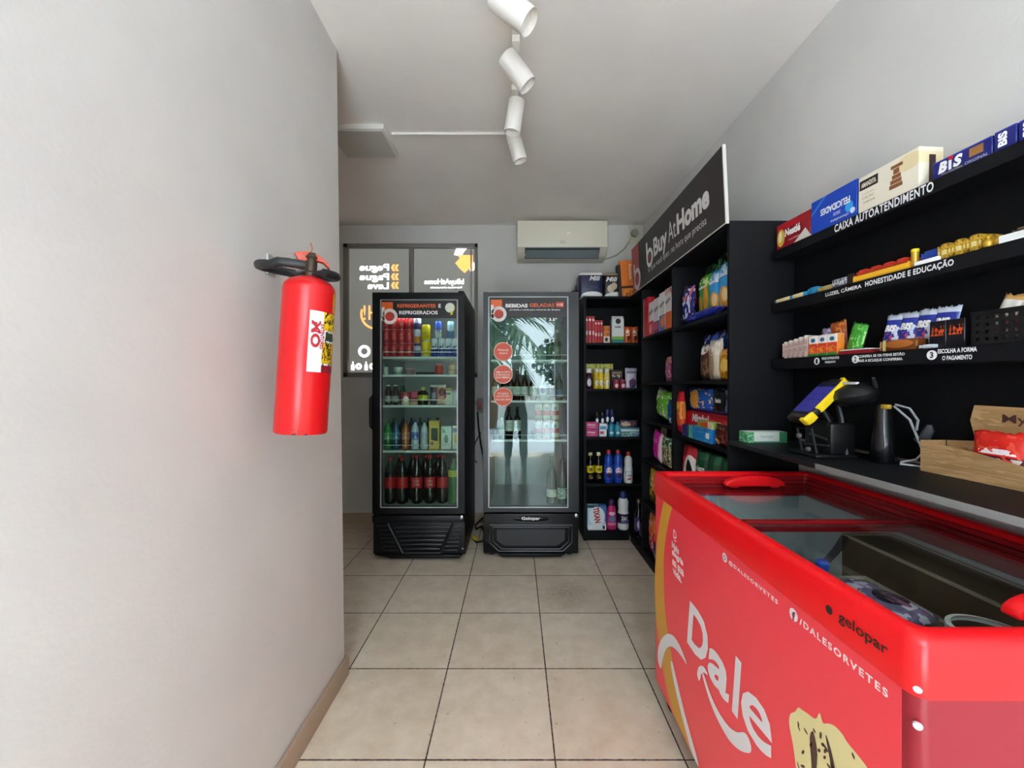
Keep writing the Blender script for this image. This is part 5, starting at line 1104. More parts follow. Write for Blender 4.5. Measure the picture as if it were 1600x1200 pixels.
pouch(FT, 0.41, .11, .7605, .19, .25, .05, art('#d9b898', [('r', 0, 1, .55, .75, '#a8582c'), ('r', 0, 1, .8, 1, '#efe2d2')], .35), 'bread_bag', 'cream and brown bread bag behind the mottled bag', 'bag', G, seed=27)
pouch(FT, 0.125, .06, .4405, .2, .26, .06, art('#d9b92a', [('n', 5, .55, '#f0de7a'), ('rn', 0, 1, 0, .5, 5, .5, '#5a4a20')], .25), 'snack_bag', 'yellow bag low beside freezer corner', 'bag', G, seed=28)
pouch(FT, 0.11, .055, .0785, .17, .3, .06, art('#e8742a', [('rn', 0, 1, 0, .55, 3, .42, '#c8203a'), ('n', 7, .62, '#f2c9c0')], .2), 'snack_bag', 'orange and red bag near floor beside freezer', 'bag', G, seed=29)
pouch(FT, 0.25, .03, .0785, .16, .12, .04, art('#1f2a66', [('n', 6, .58, '#5a72c0')], .2), 'snack_bag', 'navy bag at floor level beside freezer corner', 'bag', G, seed=30)
# near bay
Z = 1.6405
pouch(FT, 0.95, -.005, Z + .005, .40, .06, .042, art('#1d2a8a', [('n', 5, .56, '#3a4fc0'), ('r', 0, 1, .4, .46, '#8f9ae0')], .25), 'snack_bag', 'dark blue bag lying in front of chip bags', 'bag', G, flat=True, seed=31)
M_chip = art('#2f9be0', [('e', .6, .32, .3, .2, '#e8a23c'), ('e', .65, .36, .17, .12, '#f4d89a'), ('rn', .1, .9, .75, .95, 6, .5, '#bfe2f8'), ('r', .0, 1, 0, .06, '#1b5a9c')], .25)
pouch(FT, 1.06, .085, Z, .14, .265, .06, M_chip, 'chip_bag', 'light blue chip bag against right side panel', 'bag', 'light blue chip bags', seed=32, txt=[('Cebola', 0, .2, .1, .022, {'bold': .03})])
pouch(FT, .955, .088, Z, .13, .255, .06, M_chip, 'chip_bag', 'light blue chip bag next to the green one', 'bag', 'light blue chip bags', seed=33, txt=[('Cebola', 0, .19, .1, .022, {'bold': .03})])
M_gchip = art('#3a8a24', [('e', .3, .3, .25, .25, '#d9963a'), ('e', .75, .45, .12, .3, '#c8852c'), ('rn', .1, .9, .7, .9, 6, .52, '#bfe08a'), ('r', 0, 1, .93, 1, '#24581a')], .25)
pouch(FT, 0.835, .086, Z, .14, .265, .05, M_gchip, 'chip_bag', 'bright green chip bag left of light blue bags', 'bag', G, seed=34, txt=[('sabor', 0, .19, .09, .02, {'bold': .03})])
M_navy = art('#1c2470', [('rn', 0, 1, .1, .9, 5, .57, '#c9cbe6'), ('rn', 0, 1, .5, 1, 4, .58, '#c86a6a')], .25)
pouch(FT, 0.675, .05, Z, .14, .22, .05, M_navy, 'chip_bag', 'navy chip bag tilting at left of upper near shelf', 'bag', G, seed=35, roll=.2)
for i, (x, h) in enumerate(((0.79, .34), (0.965, .36))):
    pouch(FT, x, .145, Z, .18, h, .05, art('#14351f', [('n', 5, .57, '#2f6a3a'), ('n', 8, .63, '#6a8a78')], .2), 'chip_bag', ('dark green bag at back above the bright green bag', 'dark green bag at back above the light blue bags')[i], 'bag', 'dark green bags', seed=36 + i)
Z = 1.3255
pouch(FT, 0.905, .06, Z, .12, .19, .05, art('#4a2620', [('e', .45, .85, .4, .15, '#e9e6e2'), ('n', 6, .57, '#8a6a52')], .3), 'coffee_pouch', 'dark brown pouch, left on middle near shelf', 'pouch', G, seed=41)
pouch(FT, 1.01, .055, Z, .13, .205, .05, art('#d9cdb9', [('e', .4, .4, .25, .35, '#a88a68'), ('rn', 0, 1, .6, 1, 5, .52, '#efe8dc')], .3), 'coffee_pouch', 'cream pouch between brown pouch and amber pouch', 'pouch', G, seed=42)
pouch(FT, 1.115, .055, Z, .125, .15, .05, art('#e09a1c', [('n', 5, .57, '#b0701a'), ('e', .6, .45, .3, .2, '#f6c95a')], .25), 'snack_bag', 'amber bag against right side panel', 'bag', G, seed=43)
for i, x in enumerate((0.82, 0.98)):
    pouch(FT, x, .12, Z, .16, .255, .05, art('#1c2f7a', [('rn', 0, 1, .5, 1, 4, .52, '#4a6ac0'), ('rn', 0, .5, .6, 1, 6, .55, '#d9cfd6')], .25), 'snack_bag', ('navy bag standing behind the cream pouch', 'navy bag standing behind the amber bag')[i], 'bag', 'navy bags', seed=44 + i)
Z = 1.0155
box(FT, 0.89, .055, Z, .49, .06, .14, art('#c9142a', [('r', 0, 1, .86, 1, '#a00e20'), ('rn', .5, 1, .3, .8, 4, .55, '#d9525a')], .3), 'wafer_pack', 'wide red wafer pack in the biscuit pile', 'pack', G, txt=[('Mirabel', -.06, .105, .2, .045, {'bold': .04, 'shear': .2})])
pouch(FT, 0.775, .085, Z + .141, .29, .13, .05, art('#2258b0', [('e', .38, .5, .2, .4, '#e8a440'), ('n', 9, .63, '#f0c880'), ('r', 0, 1, 0, .12, '#17408c')], .25), 'cracker_pack', 'blue cracker pack with golden squares atop red pack', 'pack', G, seed=51)
pouch(FT, 1.025, .085, Z + .141, .19, .135, .05, art('#22304a', [('n', 4, .58, '#5f7a9a'), ('e', .45, .5, .36, .42, '#10181c'), ('r', 0, 1, 0, .1, '#2a62a8')], .25), 'cookie_pack', 'dark cookie pack with black circle right of cracker pack', 'pack', G, seed=52, txt=[('Isis', -.01, .07, .06, .025, {'bold': .03})])
pouch(FT, 0.645, .028, Z, .08, .25, .04, art('#d8502a', [('r', 0, 1, .75, 1, '#c8202c'), ('rn', 0, 1, .35, .75, 4, .48, '#e8a040'), ('r', 0, 1, 0, .2, '#b81a26')], .25), 'snack_bag', 'red and orange packet upright at left of biscuit pile', 'packet', G, seed=53)
box(FT, 0.93, .002, Z, .25, .05, .07, art('#1f78c8', [('r', 0, .2, 0, 1, '#5abf8a'), ('rn', 0, 1, 0, 1, 4, .56, '#2fa0c8'), ('r', .8, .95, .3, .7, '#dfe6ea')], .3), 'wafer_pack', 'blue and green wafer pack at front bottom of pile', 'pack', G)
box(FT, 0.75, .004, Z, .075, .045, .065, mat('#1c2a6a', .3), 'wafer_pack', 'navy wafer pack at front left bottom of pile', 'pack', G)
pouch(FT, 1.125, .026, Z, .12, .1, .04, art('#4a1c18', [('e', .3, .2, .2, .15, '#e0b070'), ('n', 6, .58, '#7a3a2c')], .25), 'cookie_pack', 'dark brown packet at front right bottom of pile', 'packet', G, seed=54)
box(FT, 0.985, .006, Z + .0705, .16, .044, .034, art('#8fae3c', [('e', .55, .5, .35, .4, '#d8442c'), ('r', .7, 1, 0, 1, '#d9cfa8')], .3), 'wafer_pack', 'flat green and red pack lying on blue pack', 'pack', G)
Z = 0.7005
pouch(FT, 0.70, .06, Z, .165, .255, .06, art('#cf3440', [('e', .75, .3, .4, .5, '#ece8e6'), ('e', .7, .35, .18, .35, '#1c1c20'), ('e', .3, .85, .25, .12, '#7a1c1c')], .3), 'cookie_pack', 'red and white packet leftmost behind freezer top', 'packet', G, seed=61)
for i, x in enumerate((0.86, 0.99, 1.115)):
    pouch(FT, x, .06, Z, .128, .255, .06, art('#14452c', [('r', 0, 1, 0, .35, '#7a1f22'), ('e', .6, .15, .25, .2, '#e8b83a'), ('rn', 0, 1, .8, 1, 4, .5, '#2f6a48')], .3), 'cookie_pack', f'dark green packet, {ORD[i]} of three peeping above freezer', 'packet', 'dark green packets', seed=62 + i, txt=[('Bauducco', 0, .16, .1, .03, {'bold': .03, 'shear': .2})])

# ================================================================== WALL SHELVES OVER THE COUNTER
G = 'boxes on the top wall shelf'
def nb(s0, s1, y, z, d, h, m, nm, lb, cat, grp=None, **k): return box(FN, (s0 + s1) / 2, y, z, s1 - s0, d, h, m, nm, lb, cat, grp, **k)
Z = NZ[0] + .0005
nb(.006, .192, .01, Z, .08, .107, art('#8f1820', [('r', 0, 1, .75, 1, '#b8202a'), ('d', 1.2, -1, .62, '#d9d2ca'), ('d', 1.2, .5, 1.25, '#9a1a24'), ('e', .14, .45, .12, .34, '#e0b84a'), ('e', .12, .5, .06, .22, '#f0e6b0')], .35), 'chocolate_box', 'dark red chocolate box at far end of top shelf', 'box', G, txt=[('Nestlé', -.0, .06, .085, .032, {'bold': .05}), ('especialidades', .01, .025, .06, .008)])
nb(.198, .394, .008, Z, .085, .125, art('#1846b8', [('d', -1.2, 1, .55, '#2a8ae0'), ('d', -1.2, 1, .62, '#1846b8'), ('e', .85, .35, .08, .15, '#3aa0e8'), ('e', .92, .2, .05, .08, '#cfe0f4')], .3), 'chocolate_box', 'blue chocolate box with upside down lettering', 'box', G, txt=[('FELICIDADES', .01, .068, .125, .024, {'rot': PI, 'bold': .03}), ('2025', .02, .04, .03, .011, {'rot': PI}), ('chocolate', .03, .018, .075, .009, {'rot': PI})])
nb(.402, .596, .006, Z, .075, .118, art('#e9e0cc', [('e', .85, .75, .2, .2, '#e6d4a8'), ('r', .42, .62, .0, .06, '#e9e0cc')], .4), 'cookie_box', 'cream cookie box picturing a stack of biscuits', 'box', G, txt=[[mat('#2a1c18', .5), ('tradicional', -.058, .03, .04, .006)], [mat('#efe6d4', .5), ('AMANDITA', -.06, .088, .052, .016, {'bold': .03})], [mat('#8f7a5a', .5), ('CACAU', -.062, .045, .04, .009), ('tradição', -.062, .058, .045, .005)]],
   extra=[('label_print', MB().box(-.092, -.028, -.0004, -.0001, .073, .104).mesh('label_print', mat('#2a1c18', .5)), None), ('biscuit_print', MB().box(.01, .05, -.0008, -.0004, .03, .042).box(.013, .047, -.0008, -.0004, .044, .056).box(.018, .045, -.0008, -.0004, .058, .070).box(.022, .04, -.0008, -.0004, .072, .088).box(.014, .05, -.0008, -.0004, .09, .1).mesh('biscuit_print', mat('#8f5a34', .5)), None),
          ('end_label', MB().box(.0972, .0976, .03, .05, .015, .095).mesh('end_label', mat('#3a2420', .5)), None)])
M_bis = art('#1c2370', [('r', 0, 1, .9, 1, '#2f3a9a')], .3)
nb(.63, .765, .008, Z, .08, .048, M_bis, 'wafer_box', 'navy wafer box with large white BIS lettering', 'box', G, txt=[[WHITE, ('B', -.042, .026, .022, .03, {'bold': .06, 'shear': .2}), ('i', -.024, .024, .008, .026, {'bold': .06}), ('S', -.006, .026, .022, .03, {'bold': .06, 'shear': .2})], [mat('#e0d23a', .5), ('xtra chocolate', -.02, .007, .05, .004)], [mat('#d9d4e0', .5), ('ORIGINAL', .035, .008, .05, .007)]],
   extra=[('wafer_print', MB().box(.02, .05, -.0008, -.0004, .018, .04).mesh('wafer_print', mat('#9a6a34', .5)), None), ('red_dot', MB().lathe([(.0001, 0), (.006, 0)], 14, cap=False).mesh('red_dot', RED), tr(-.022, -.0008, .041) @ rx(PI / 2))])
for i in range(5):
    s0 = .768 + .045 * i
    nb(s0, s0 + .043, .008 + .002 * i, Z, .08, .05, M_bis, 'wafer_box', f'navy wafer box on end, {ORD[i]} after the large lettered one', 'box', 'wafer boxes set on end', txt=[('BIS', -.004, .026, .034, .018, {'rot': PI / 2, 'bold': .05})])
# second shelf: bars and sweets
Z = NZ[1] + .0005; G = 'sweets on the second wall shelf'
def bar(s0, s1, y, z, h, m, nm, lb, grp=G, d=.03, ends=None, a=0.0, tx=None, tm=WHITE):
    w = s1 - s0
    t = Thing(nm, lb, 'bar', FN @ tr((s0 + s1) / 2, y, z) @ rz(a), group=grp)
    t.add('wrapper', MB().box(-w / 2 + .006, w / 2 - .006, 0, d, 0, h).mesh('wrapper', m, bevel=min(.004, h * .3)))
    e = MB().prism([(-w / 2, h * .1), (-w / 2 + .007, h * .3), (-w / 2 + .007, h * .7), (-w / 2, h * .9)], 0, d)
    t.add('wrapper_end', e.mesh('wrapper_end', ends or m))
    t.add('wrapper_end', MB().prism([(w / 2, h * .1), (w / 2, h * .9), (w / 2 - .007, h * .7), (w / 2 - .007, h * .3)], 0, d).mesh('wrapper_end', ends or m))
    if tx: t.add('lettering', lettering(tx, tm))
M_teal = mat('#1f7fb0', .3); M_cr = mat('#e6d29a', .4)
bar(.006, .10, .004, Z, .016, M_cr, 'wafer_bar', 'cream wafer bar with blue ends at far end of second shelf', ends=M_teal)
bar(.098, .19, .006, Z, .018, art('#e6d29a', [('r', .75, 1, 0, 1, '#2a90c0')], .4), 'wafer_bar', 'cream wafer bar with wide blue end, second along shelf', ends=M_teal)
bar(.02, .16, .045, Z, .02, mat('#d9c48a', .4), 'wafer_bar', 'cream wafer bar lying behind the first two', ends=M_teal)
bar(.188, .235, .006, Z, .026, mat('#2a86b8', .3), 'wafer_bar', 'short teal bar propped between cream bars')
bar(.236, .30, .006, Z, .018, mat('#b09a62', .4), 'cereal_bar', 'tan cereal bar left of the grey pack')
nb(.30, .36, .006, Z, .04, .03, art('#4a4c54', [('rn', 0, 1, .2, .9, 6, .5, '#c9cbd0')], .3), 'gum_pack', 'grey gum pack with pale lettering on second shelf', 'pack', G)
nb(.362, .386, .006, Z, .05, .034, mat('#2a1a14', .4), 'gum_pack', 'small dark brown pack beside grey gum pack', 'pack', G)
t = Thing('display_tray', 'low yellow fronted display tray on second wall shelf', 'tray', FN @ tr(.479, .003, Z), group=G)
t.add('tray_base', MB().box(-.09, .09, 0, .085, 0, .004).mesh('tray_base', mat('#c9961c', .5)))
t.add('tray_front', MB().box(-.09, .09, 0, .003, .004, .018).mesh('tray_front', mat('#f0b429', .4)))
t.add('tray_side', MB().box(-.09, -.087, .003, .085, .004, .022).mesh('tray_side', mat('#d99a20', .4))); t.add('tray_side', MB().box(.087, .09, .003, .085, .004, .022).mesh('tray_side', mat('#d99a20', .4)))
for i in range(4):
    bar(.393 + .0425 * i, .434 + .0425 * i, .012, Z + .0045, .034, art('#c8321f', [('rn', 0, 1, 0, 1, 5, .56, '#7a2a1c'), ('r', 0, 1, 0, .3, '#e08a2a')], .3), 'chocolate_bar', f'red chocolate bar in yellow tray, {ORD[i]} from far end', grp='red bars in the yellow tray', d=.06)
rev(FN, .575, .02, Z, [('tube_body', [(.009, 0), (.009, .046)], GOLD), ('cap', [(.0095, .046), (.0095, .054), (.008, .055)], YELLOW)], 'candy_tube', 'yellow sweet tube standing upright on second shelf', 'tube', G)
bar(.592, .64, .02, Z, .04, mat('#1f3f9a', .3), 'chocolate_bar', 'blue wrapped chocolate bar after the yellow tube')
nb(.588, .65, .002, Z, .014, .012, WHITE, 'price_card', 'low white card in front of blue bar', 'card', G)
for i in range(3):
    bar(.642 + .034 * i, .675 + .034 * i, .012, Z, .044, art('#c49a2c', [('rn', 0, 1, 0, 1, 6, .57, '#6a4a1c'), ('r', .2, .8, .3, .6, '#d9c98a')], .3), 'chocolate_bar', f'gold wrapped chocolate bar, {ORD[i]} of the three', grp='gold chocolate bars', d=.06)
for i, (x, y) in enumerate(((.757, .012), (.772, .02), (.765, .04))):
    rev(FN, x, y, Z, [('wrapper', [(.0001, 0), (.008, .002), (.011, .01), (.008, .018), (.003, .021), (.006, .026)], GOLD)], 'wrapped_candy', ('gold twist candy at front of the three', 'gold twist candy nearest the white tray', 'gold twist candy at the back of three')[i], 'candy', 'gold twist candies', n=10)
t = Thing('display_tray', 'white low display tray at near end of second shelf', 'tray', FN @ tr(.93, .003, Z), group=G)
t.add('tray_base', MB().box(-.145, .145, 0, .085, 0, .004).mesh('tray_base', WHITE)); t.add('tray_front', MB().box(-.145, .145, 0, .003, .004, .018).mesh('tray_front', mat('#e6e6e4', .4)))
for i in range(6):
    bar(.79 + .046 * i, .833 + .046 * i, .03, Z + .0045, .03, art('#4a3020', [('rn', 0, 1, 0, 1, 6, .57, '#b09068')], .3), 'chocolate_bar', f'brown chocolate bar in white tray, {ORD[i]} from far end', grp='brown bars in the white tray', d=.05)
# third shelf
Z = NZ[2] + .0005; G = 'sweets on the third wall shelf'
for i in range(5):
    bar(.05 + .027 * i, .076 + .027 * i, .008, Z, .07 + .004 * i, art('#cbb0a6', [('rn', 0, 1, .1, .9, 8, .55, '#8f6a68'), ('r', 0, 1, .85, 1, '#d9cfc4')], .35), 'cereal_bar', f'pinkish cereal bar on end, {ORD[i]} from the far end', grp='pink cereal bars', d=.05)
M_gum = art('#e8862c', [('r', 0, 1, .62, 1, '#eee8e2'), ('e', .5, .78, .25, .1, '#3a6a8a'), ('rn', 0, 1, .12, .6, 5, .5, '#d8402c'), ('r', 0, 1, 0, .14, '#3a8a3c')], .35)
for i in range(3):
    nb(.192 + .0435 * i, .234 + .0435 * i, .008, Z, .03, .078, M_gum, 'gum_pack', f'white and orange candy pack, {ORD[i]} of three on third shelf', 'pack', 'white and orange candy packs')
pouch(FN, .355, .04, Z, .06, .10, .025, art('#3f9a34', [('n', 6, .6, '#8fd070')], .3), 'candy_bag', 'green candy bag leaning beside the orange packs', 'bag', G, seed=71, roll=.3)
pouch(FN, .275, .065, Z, .07, .125, .02, art('#a8502a', [('n', 5, .56, '#d98a3a')], .3), 'candy_bag', 'rust coloured candy bag at back of third shelf', 'bag', G, seed=72, roll=-.1)
pouch(FN, .215, .065, Z, .05, .11, .02, art('#8a7a9a', [('n', 5, .56, '#c9bfd6')], .3), 'candy_bag', 'pale purple candy bag behind the orange packs', 'bag', G, seed=73)
t = Thing('display_tray', 'flat white and red tray on third wall shelf', 'tray', FN @ tr(.39, .005, Z), group=G)
t.add('tray_base', MB().box(-.055, .055, 0, .08, 0, .012).mesh('tray_base', mat('#8f1f28', .4))); t.add('tray_top', MB().box(-.054, .054, .002, .078, .012, .016).mesh('tray_top', mat('#d9d6d4', .4)))
M_bp = art('#2a3a9a', [('r', 0, 1, .8, 1, '#c9d0e0'), ('rn', .55, 1, 0, .6, 6, .5, '#c8d0e0'), ('r', 0, 1, 0, .2, '#b9c2d6'), ('rn', 0, .6, .15, .4, 6, .5, '#c84a6a')], .25)
for i in range(4):
    pouch(FN, .473 + .052 * i, .055 - .003 * i, Z + .012, .062, .105, .022, M_bp, 'wafer_pack', f'blue and silver BIS packet, {ORD[i]} of four leaning on third shelf', 'packet', 'BIS packets', seed=75 + i, lean=.12, roll=.08, txt=[('BIS', -.004, .06, .042, .022, {'bold': .06, 'shear': .25})])
bar(.485, .60, .006, Z, .034, art('#6a3a1c', [('e', .5, .6, .42, .35, '#a8622c'), ('r', 0, .12, 0, 1, '#d9d08a')], .25), 'chocolate_bar', 'brown oval chocolate packet before the BIS packets', d=.03)
bar(.605, .645, .003, Z, .012, mat('#b9c0c8', .3), 'gum_stick', 'small silver gum packet at shelf edge')
M_dk = art('#17151c', [('rn', .1, .9, .45, .8, 6, .5, '#c84a1c')], .3)
for i in range(2):
    nb(.622 + .044 * i, .664 + .044 * i, .014, Z, .06, .075, M_dk, 'chocolate_box', ('dark box with orange logo, farther from basket', 'dark box with orange logo, beside the basket')[i], 'box', 'dark boxes with orange logo')
# basket
bk = Thing('plastic_basket', 'black perforated plastic basket of sweets on third shelf', 'basket', FN @ tr(.855, .006, Z))
W_, D_, H_ = .25, .085, .078
for nm, x0, x1, y0, y1 in (('basket_wall', -W_ / 2, W_ / 2, 0, .003), ('basket_wall', -W_ / 2, W_ / 2, D_ - .003, D_)):
    g = MB()
    for k in range(14): x = -W_ / 2 + (W_ - .006) * k / 13; g.box(x - .002, x + .009, y0, y1, 0, H_)
    for k in range(5): z = (H_ - .006) * k / 4; g.box(-W_ / 2, W_ / 2, y0 - .0004, y1 + .0004, z, z + .010)
    bk.add(nm, g.mesh(nm, BLACK))
for sx_ in (-1, 1):
    g = MB(); x = sx_ * W_ / 2
    for k in range(5): y = (D_ - .006) * k / 4; g.box(x - .0015, x + .0015, y, y + .006, 0, H_)
    for k in range(5): z = (H_ - .006) * k / 4; g.box(x - .002, x + .002, 0, D_, z, z + .007)
    bk.add('basket_wall', g.mesh('basket_wall', BLACK))
bk.add('basket_floor', MB().box(-W_ / 2, W_ / 2, 0, D_, 0, .003).mesh('basket_floor', BLACK))
bk.add('basket_rim', ring(MB(), rrect(-W_ / 2 - .005, W_ / 2 + .005, -.005, D_ + .005, .01), rrect(-W_ / 2 + .003, W_ / 2 - .003, .003, D_ - .003, .006), H_ - .002, H_ + .006).mesh('basket_rim', mat('#141416', .3)))
G = 'packets in the basket'
for i, (s, w, h, c, ops, lb, ro) in enumerate(((.762, .055, .105, '#d9d4cc', (('rn', 0, 1, 0, .5, 5, .5, '#b84a4a'), ('r', 0, 1, .85, 1, '#c99a5a')), 'white and red packet at far end of the basket', .3), (.805, .045, .095, '#dfd6d2', (('e', .5, .45, .3, .3, '#b83a44'),), 'white packet with red mark, second in the basket', .15), (.848, .06, .105, '#cfc6a4', (('rn', 0, 1, .3, .8, 6, .52, '#8f8a5a'),), 'beige packet in middle of basket', .2), (.925, .085, .1, '#e2542c', (('r', 0, 1, .8, 1, '#e8e2da'),), 'orange red packet at near end of basket', .05))):
    pouch(FN, s, .04, Z + .01, w, h, .028, art(c, ops, .3), 'candy_bag', lb, 'packet', G, seed=81 + i, roll=ro, lean=.1)
pouch(FN, .885, .055, Z + .055, .11, .085, .03, glass('#9a9aa0', .1, 2.5), 'clear_bag', 'clear plastic bag lying on top of basket packets', 'bag', G, seed=90)

# ================================================================== ON THE COUNTER
CT = 1.0585
t = Thing('medicine_box', 'green and white flat carton at far end of counter', 'box', tr(1.065, 1.712, CT))
t.add('carton', m_box(.17, .06, .046, mat('#e6ece8', .4)))
t.add('green_end', MB().box(-.0856, -.0846, .0, .06, 0, .046).box(-.085, -.055, -.0008, -.0002, 0, .046).mesh('green_end', art('#3f9a62', [('n', 4, .55, '#9fd0ae')], .4)))
t.add('green_panel', MB().box(.052, .085, -.0008, -.0002, 0, .046).box(-.055, .052, -.0008, -.0002, 0, .006).mesh('green_panel', mat('#3c9068', .4)))
t.add('lettering', lettering([('luvas', 0.0, .027, .05, .01)], mat('#8fa79c', .5)))
# payment terminal on its stand, screen facing the aisle
PT = Thing('payment_terminal', 'black payment terminal with blue screen and yellow bumpers on stand', 'payment terminal', tr(1.0, 1.415, 1.212) @ rz(-PI / 2))
TL = rx(math.radians(-45))                       # local z of the tilted body runs up the screen
bodyM = TL
PT.add('body', MB().box(-.05, .05, .0, .028, -.035, .155).mesh('body', mat('#17181a', .4), bevel=.01), bodyM)
PT.add('screen', MB().box(-.041, .041, -.0016, .0, .0, .137).mesh('screen', art('#413f9e', [('r', 0, 1, .88, 1, '#24234f'), ('r', .05, .95, .42, .44, '#2f2e78'), ('r', .1, .9, .62, .635, '#302f7a'), ('r', .1, .9, .2, .21, '#302f7a')], .25)), bodyM).data.materials[0].node_tree.nodes['Principled BSDF'].inputs['Emission Strength'].default_value = 0.0
PT.add('bumper', MB().prism([(.046, .02), (.054, .03), (.054, .15), (.046, .165), (.03, .165), (.03, .158), (.044, .155), (.046, .14)], -.003, .024).mesh('bumper', YELLOW, bevel=.002), bodyM)
PT.add('bumper', MB().prism([(.03, -.04), (.05, -.036), (.056, -.02), (.056, .002), (.047, -.004), (.044, -.026), (.03, -.03)], -.004, .026).mesh('bumper', YELLOW, bevel=.002), bodyM)
PT.add('card_slot', MB().box(-.035, .035, -.003, .004, -.03, -.012).mesh('card_slot', mat('#2c2a2c', .4), bevel=.003), bodyM)
PT.add('printer_cover', MB().lathe([(.012, -.05), (.042, -.045), (.05, -.02), (.05, .02), (.042, .045), (.012, .05)], 24).mesh('printer_cover', mat('#1a1b1d', .35)), bodyM @ tr(0, .05, .14) @ ry(PI / 2))
PT.add('cover_band', MB().tube([(-.02, .055 + .056 * math.cos(a), .135 + .056 * math.sin(a)) for a in [.4 + k * .17 for k in range(10)]], .009, 8).mesh('cover_band', mat('#a9adb0', .3, .6)), bodyM)
PT.add('printer_housing', MB().lathe([(.02, -.034), (.06, -.028), (.078, -.008), (.08, .008), (.062, .026), (.02, .033)], 28).mesh('printer_housing', mat('#141517', .35)), tr(.065, .125, .062) @ rx(.35) @ Matrix.Diagonal((1, .72, 1, 1)))
PT.add('housing_rib', MB().tube([(.0, .175, .06), (.05, .185, .07), (.1, .17, .075), (.135, .14, .09), (.15, .12, .115)], [.006, .007, .007, .006, .004], 8).mesh('housing_rib', mat('#2b2c2e', .4)))
PT.add('paper_slot', MB().box(-.03, .03, 0, .012, .0, .006).mesh('paper_slot', mat('#c9cbcd', .4), bevel=.002), tr(.08, .1, .094) @ rx(.35))
PT.add('stand_arm', MB().tube([(.0, .06, .03), (.01, .09, -.03), (.0, .09, -.09), (.0, .06, -.15)], .012, 10).mesh('stand_arm', BLACK))
PT.add('stand_base', MB().box(-.07, .07, .0, .14, -.1535, -.14).mesh('stand_base', mat('#111113', .4), bevel=.006))
PT.add('side_bracket', MB().tube([(-.02, .02, -.15), (-.02, .0, -.06), (.05, .0, -.055), (.05, .02, -.15)], .004, 6).mesh('side_bracket', mat('#2b2b2e', .3)))
PT.add('stand_arm', MB().tube([(.07, .1, -.14), (.05, .1, -.02), (.03, .1, .04)], .009, 8).mesh('stand_arm', BLACK))
PT.add('knob', MB().lathe([(.009, 0), (.009, .008), (.005, .01)], 12).mesh('knob', SILVER), tr(.0, -.004, -.085) @ rx(PI / 2))
PT.add('knob', MB().lathe([(.008, 0), (.008, .008), (.004, .01)], 12).mesh('knob', SILVER), tr(.045, -.004, -.125) @ rx(PI / 2))
PT.add('stand_body', MB().box(-.05, .075, .045, .13, -.142, -.035).mesh('stand_body', mat('#0b0b0d', .4), bevel=.01))
PT.add('stand_ridge', MB().tube([(-.045, .043, -.12), (.07, .043, -.11)], .004, 6).mesh('stand_ridge', mat('#303034', .3)))
PT.add('stand_ridge', MB().tube([(-.02, .043, -.08), (.06, .043, -.09)], .004, 6).mesh('stand_ridge', mat('#303034', .3)))
PT.add('yellow_connector', MB().box(.14, .165, .15, .165, .018, .032).mesh('yellow_connector', mat('#b8902a', .4), bevel=.003))
Thing('black_canister', 'tall glossy black cylinder with bright highlight standing under terminal head', 'canister', tr(1.168, 1.285, CT), solo=MB().lathe([(.031, 0), (.033, .004), (.033, .07), (.027, .1), (.021, .16), (.02, .185)], 28).mesh('canister', mat('#0d0d0f', .18)))
t = Thing('plastic_hook', 'dark grey plastic hook standing among the white cables on counter', 'hook', tr(1.205, 1.19, CT))
t.add('hook_stem', MB().tube([(.0, -.01, .0), (.0, -.01, .06), (.0, -.005, .10)], .005, 8).mesh('hook_stem', mat('#3a3b3e', .4)))
t.add('hook_blade', MB().tube([(.0, .03, .085), (.0, .015, .075), (.0, .0, .09), (.0, -.012, .115), (.0, -.014, .13)], [.004, .008, .013, .012, .006], 8).mesh('hook_blade', mat('#3a3b3e', .4)))
for i, (pts, r, c, lb) in enumerate((([(1.17, 1.25, 1.24), (1.19, 1.22, 1.20), (1.2, 1.19, 1.11), (1.2, 1.16, 1.064)], .0035, '#8f9296', 'grey cord running down behind the black canister'),
                                  ([(1.2, 1.26, 1.064), (1.21, 1.22, 1.08), (1.2, 1.19, 1.105), (1.19, 1.16, 1.10), (1.19, 1.12, 1.075), (1.18, 1.09, 1.064), (1.2, 1.06, 1.063)], .003, '#d9dadc', 'white cord arching over counter toward the paper bag'),
                                  ([(1.18, 1.24, 1.063), (1.2, 1.2, 1.063), (1.18, 1.16, 1.063), (1.21, 1.11, 1.063), (1.2, 1.07, 1.063)], .003, '#c9cacc', 'white cord lying flat on counter behind canister'),
                                  ([(1.165, 1.24, 1.245), (1.18, 1.21, 1.235), (1.195, 1.2, 1.20), (1.19, 1.2, 1.17)], .0035, '#7f8286', 'short grey cord loop under the yellow plug'))):
    Thing('power_cable', lb, 'cord', tr(0, 0, 0), solo=MB().tube(pts, r, 6).mesh('cord', mat(c, .5)))
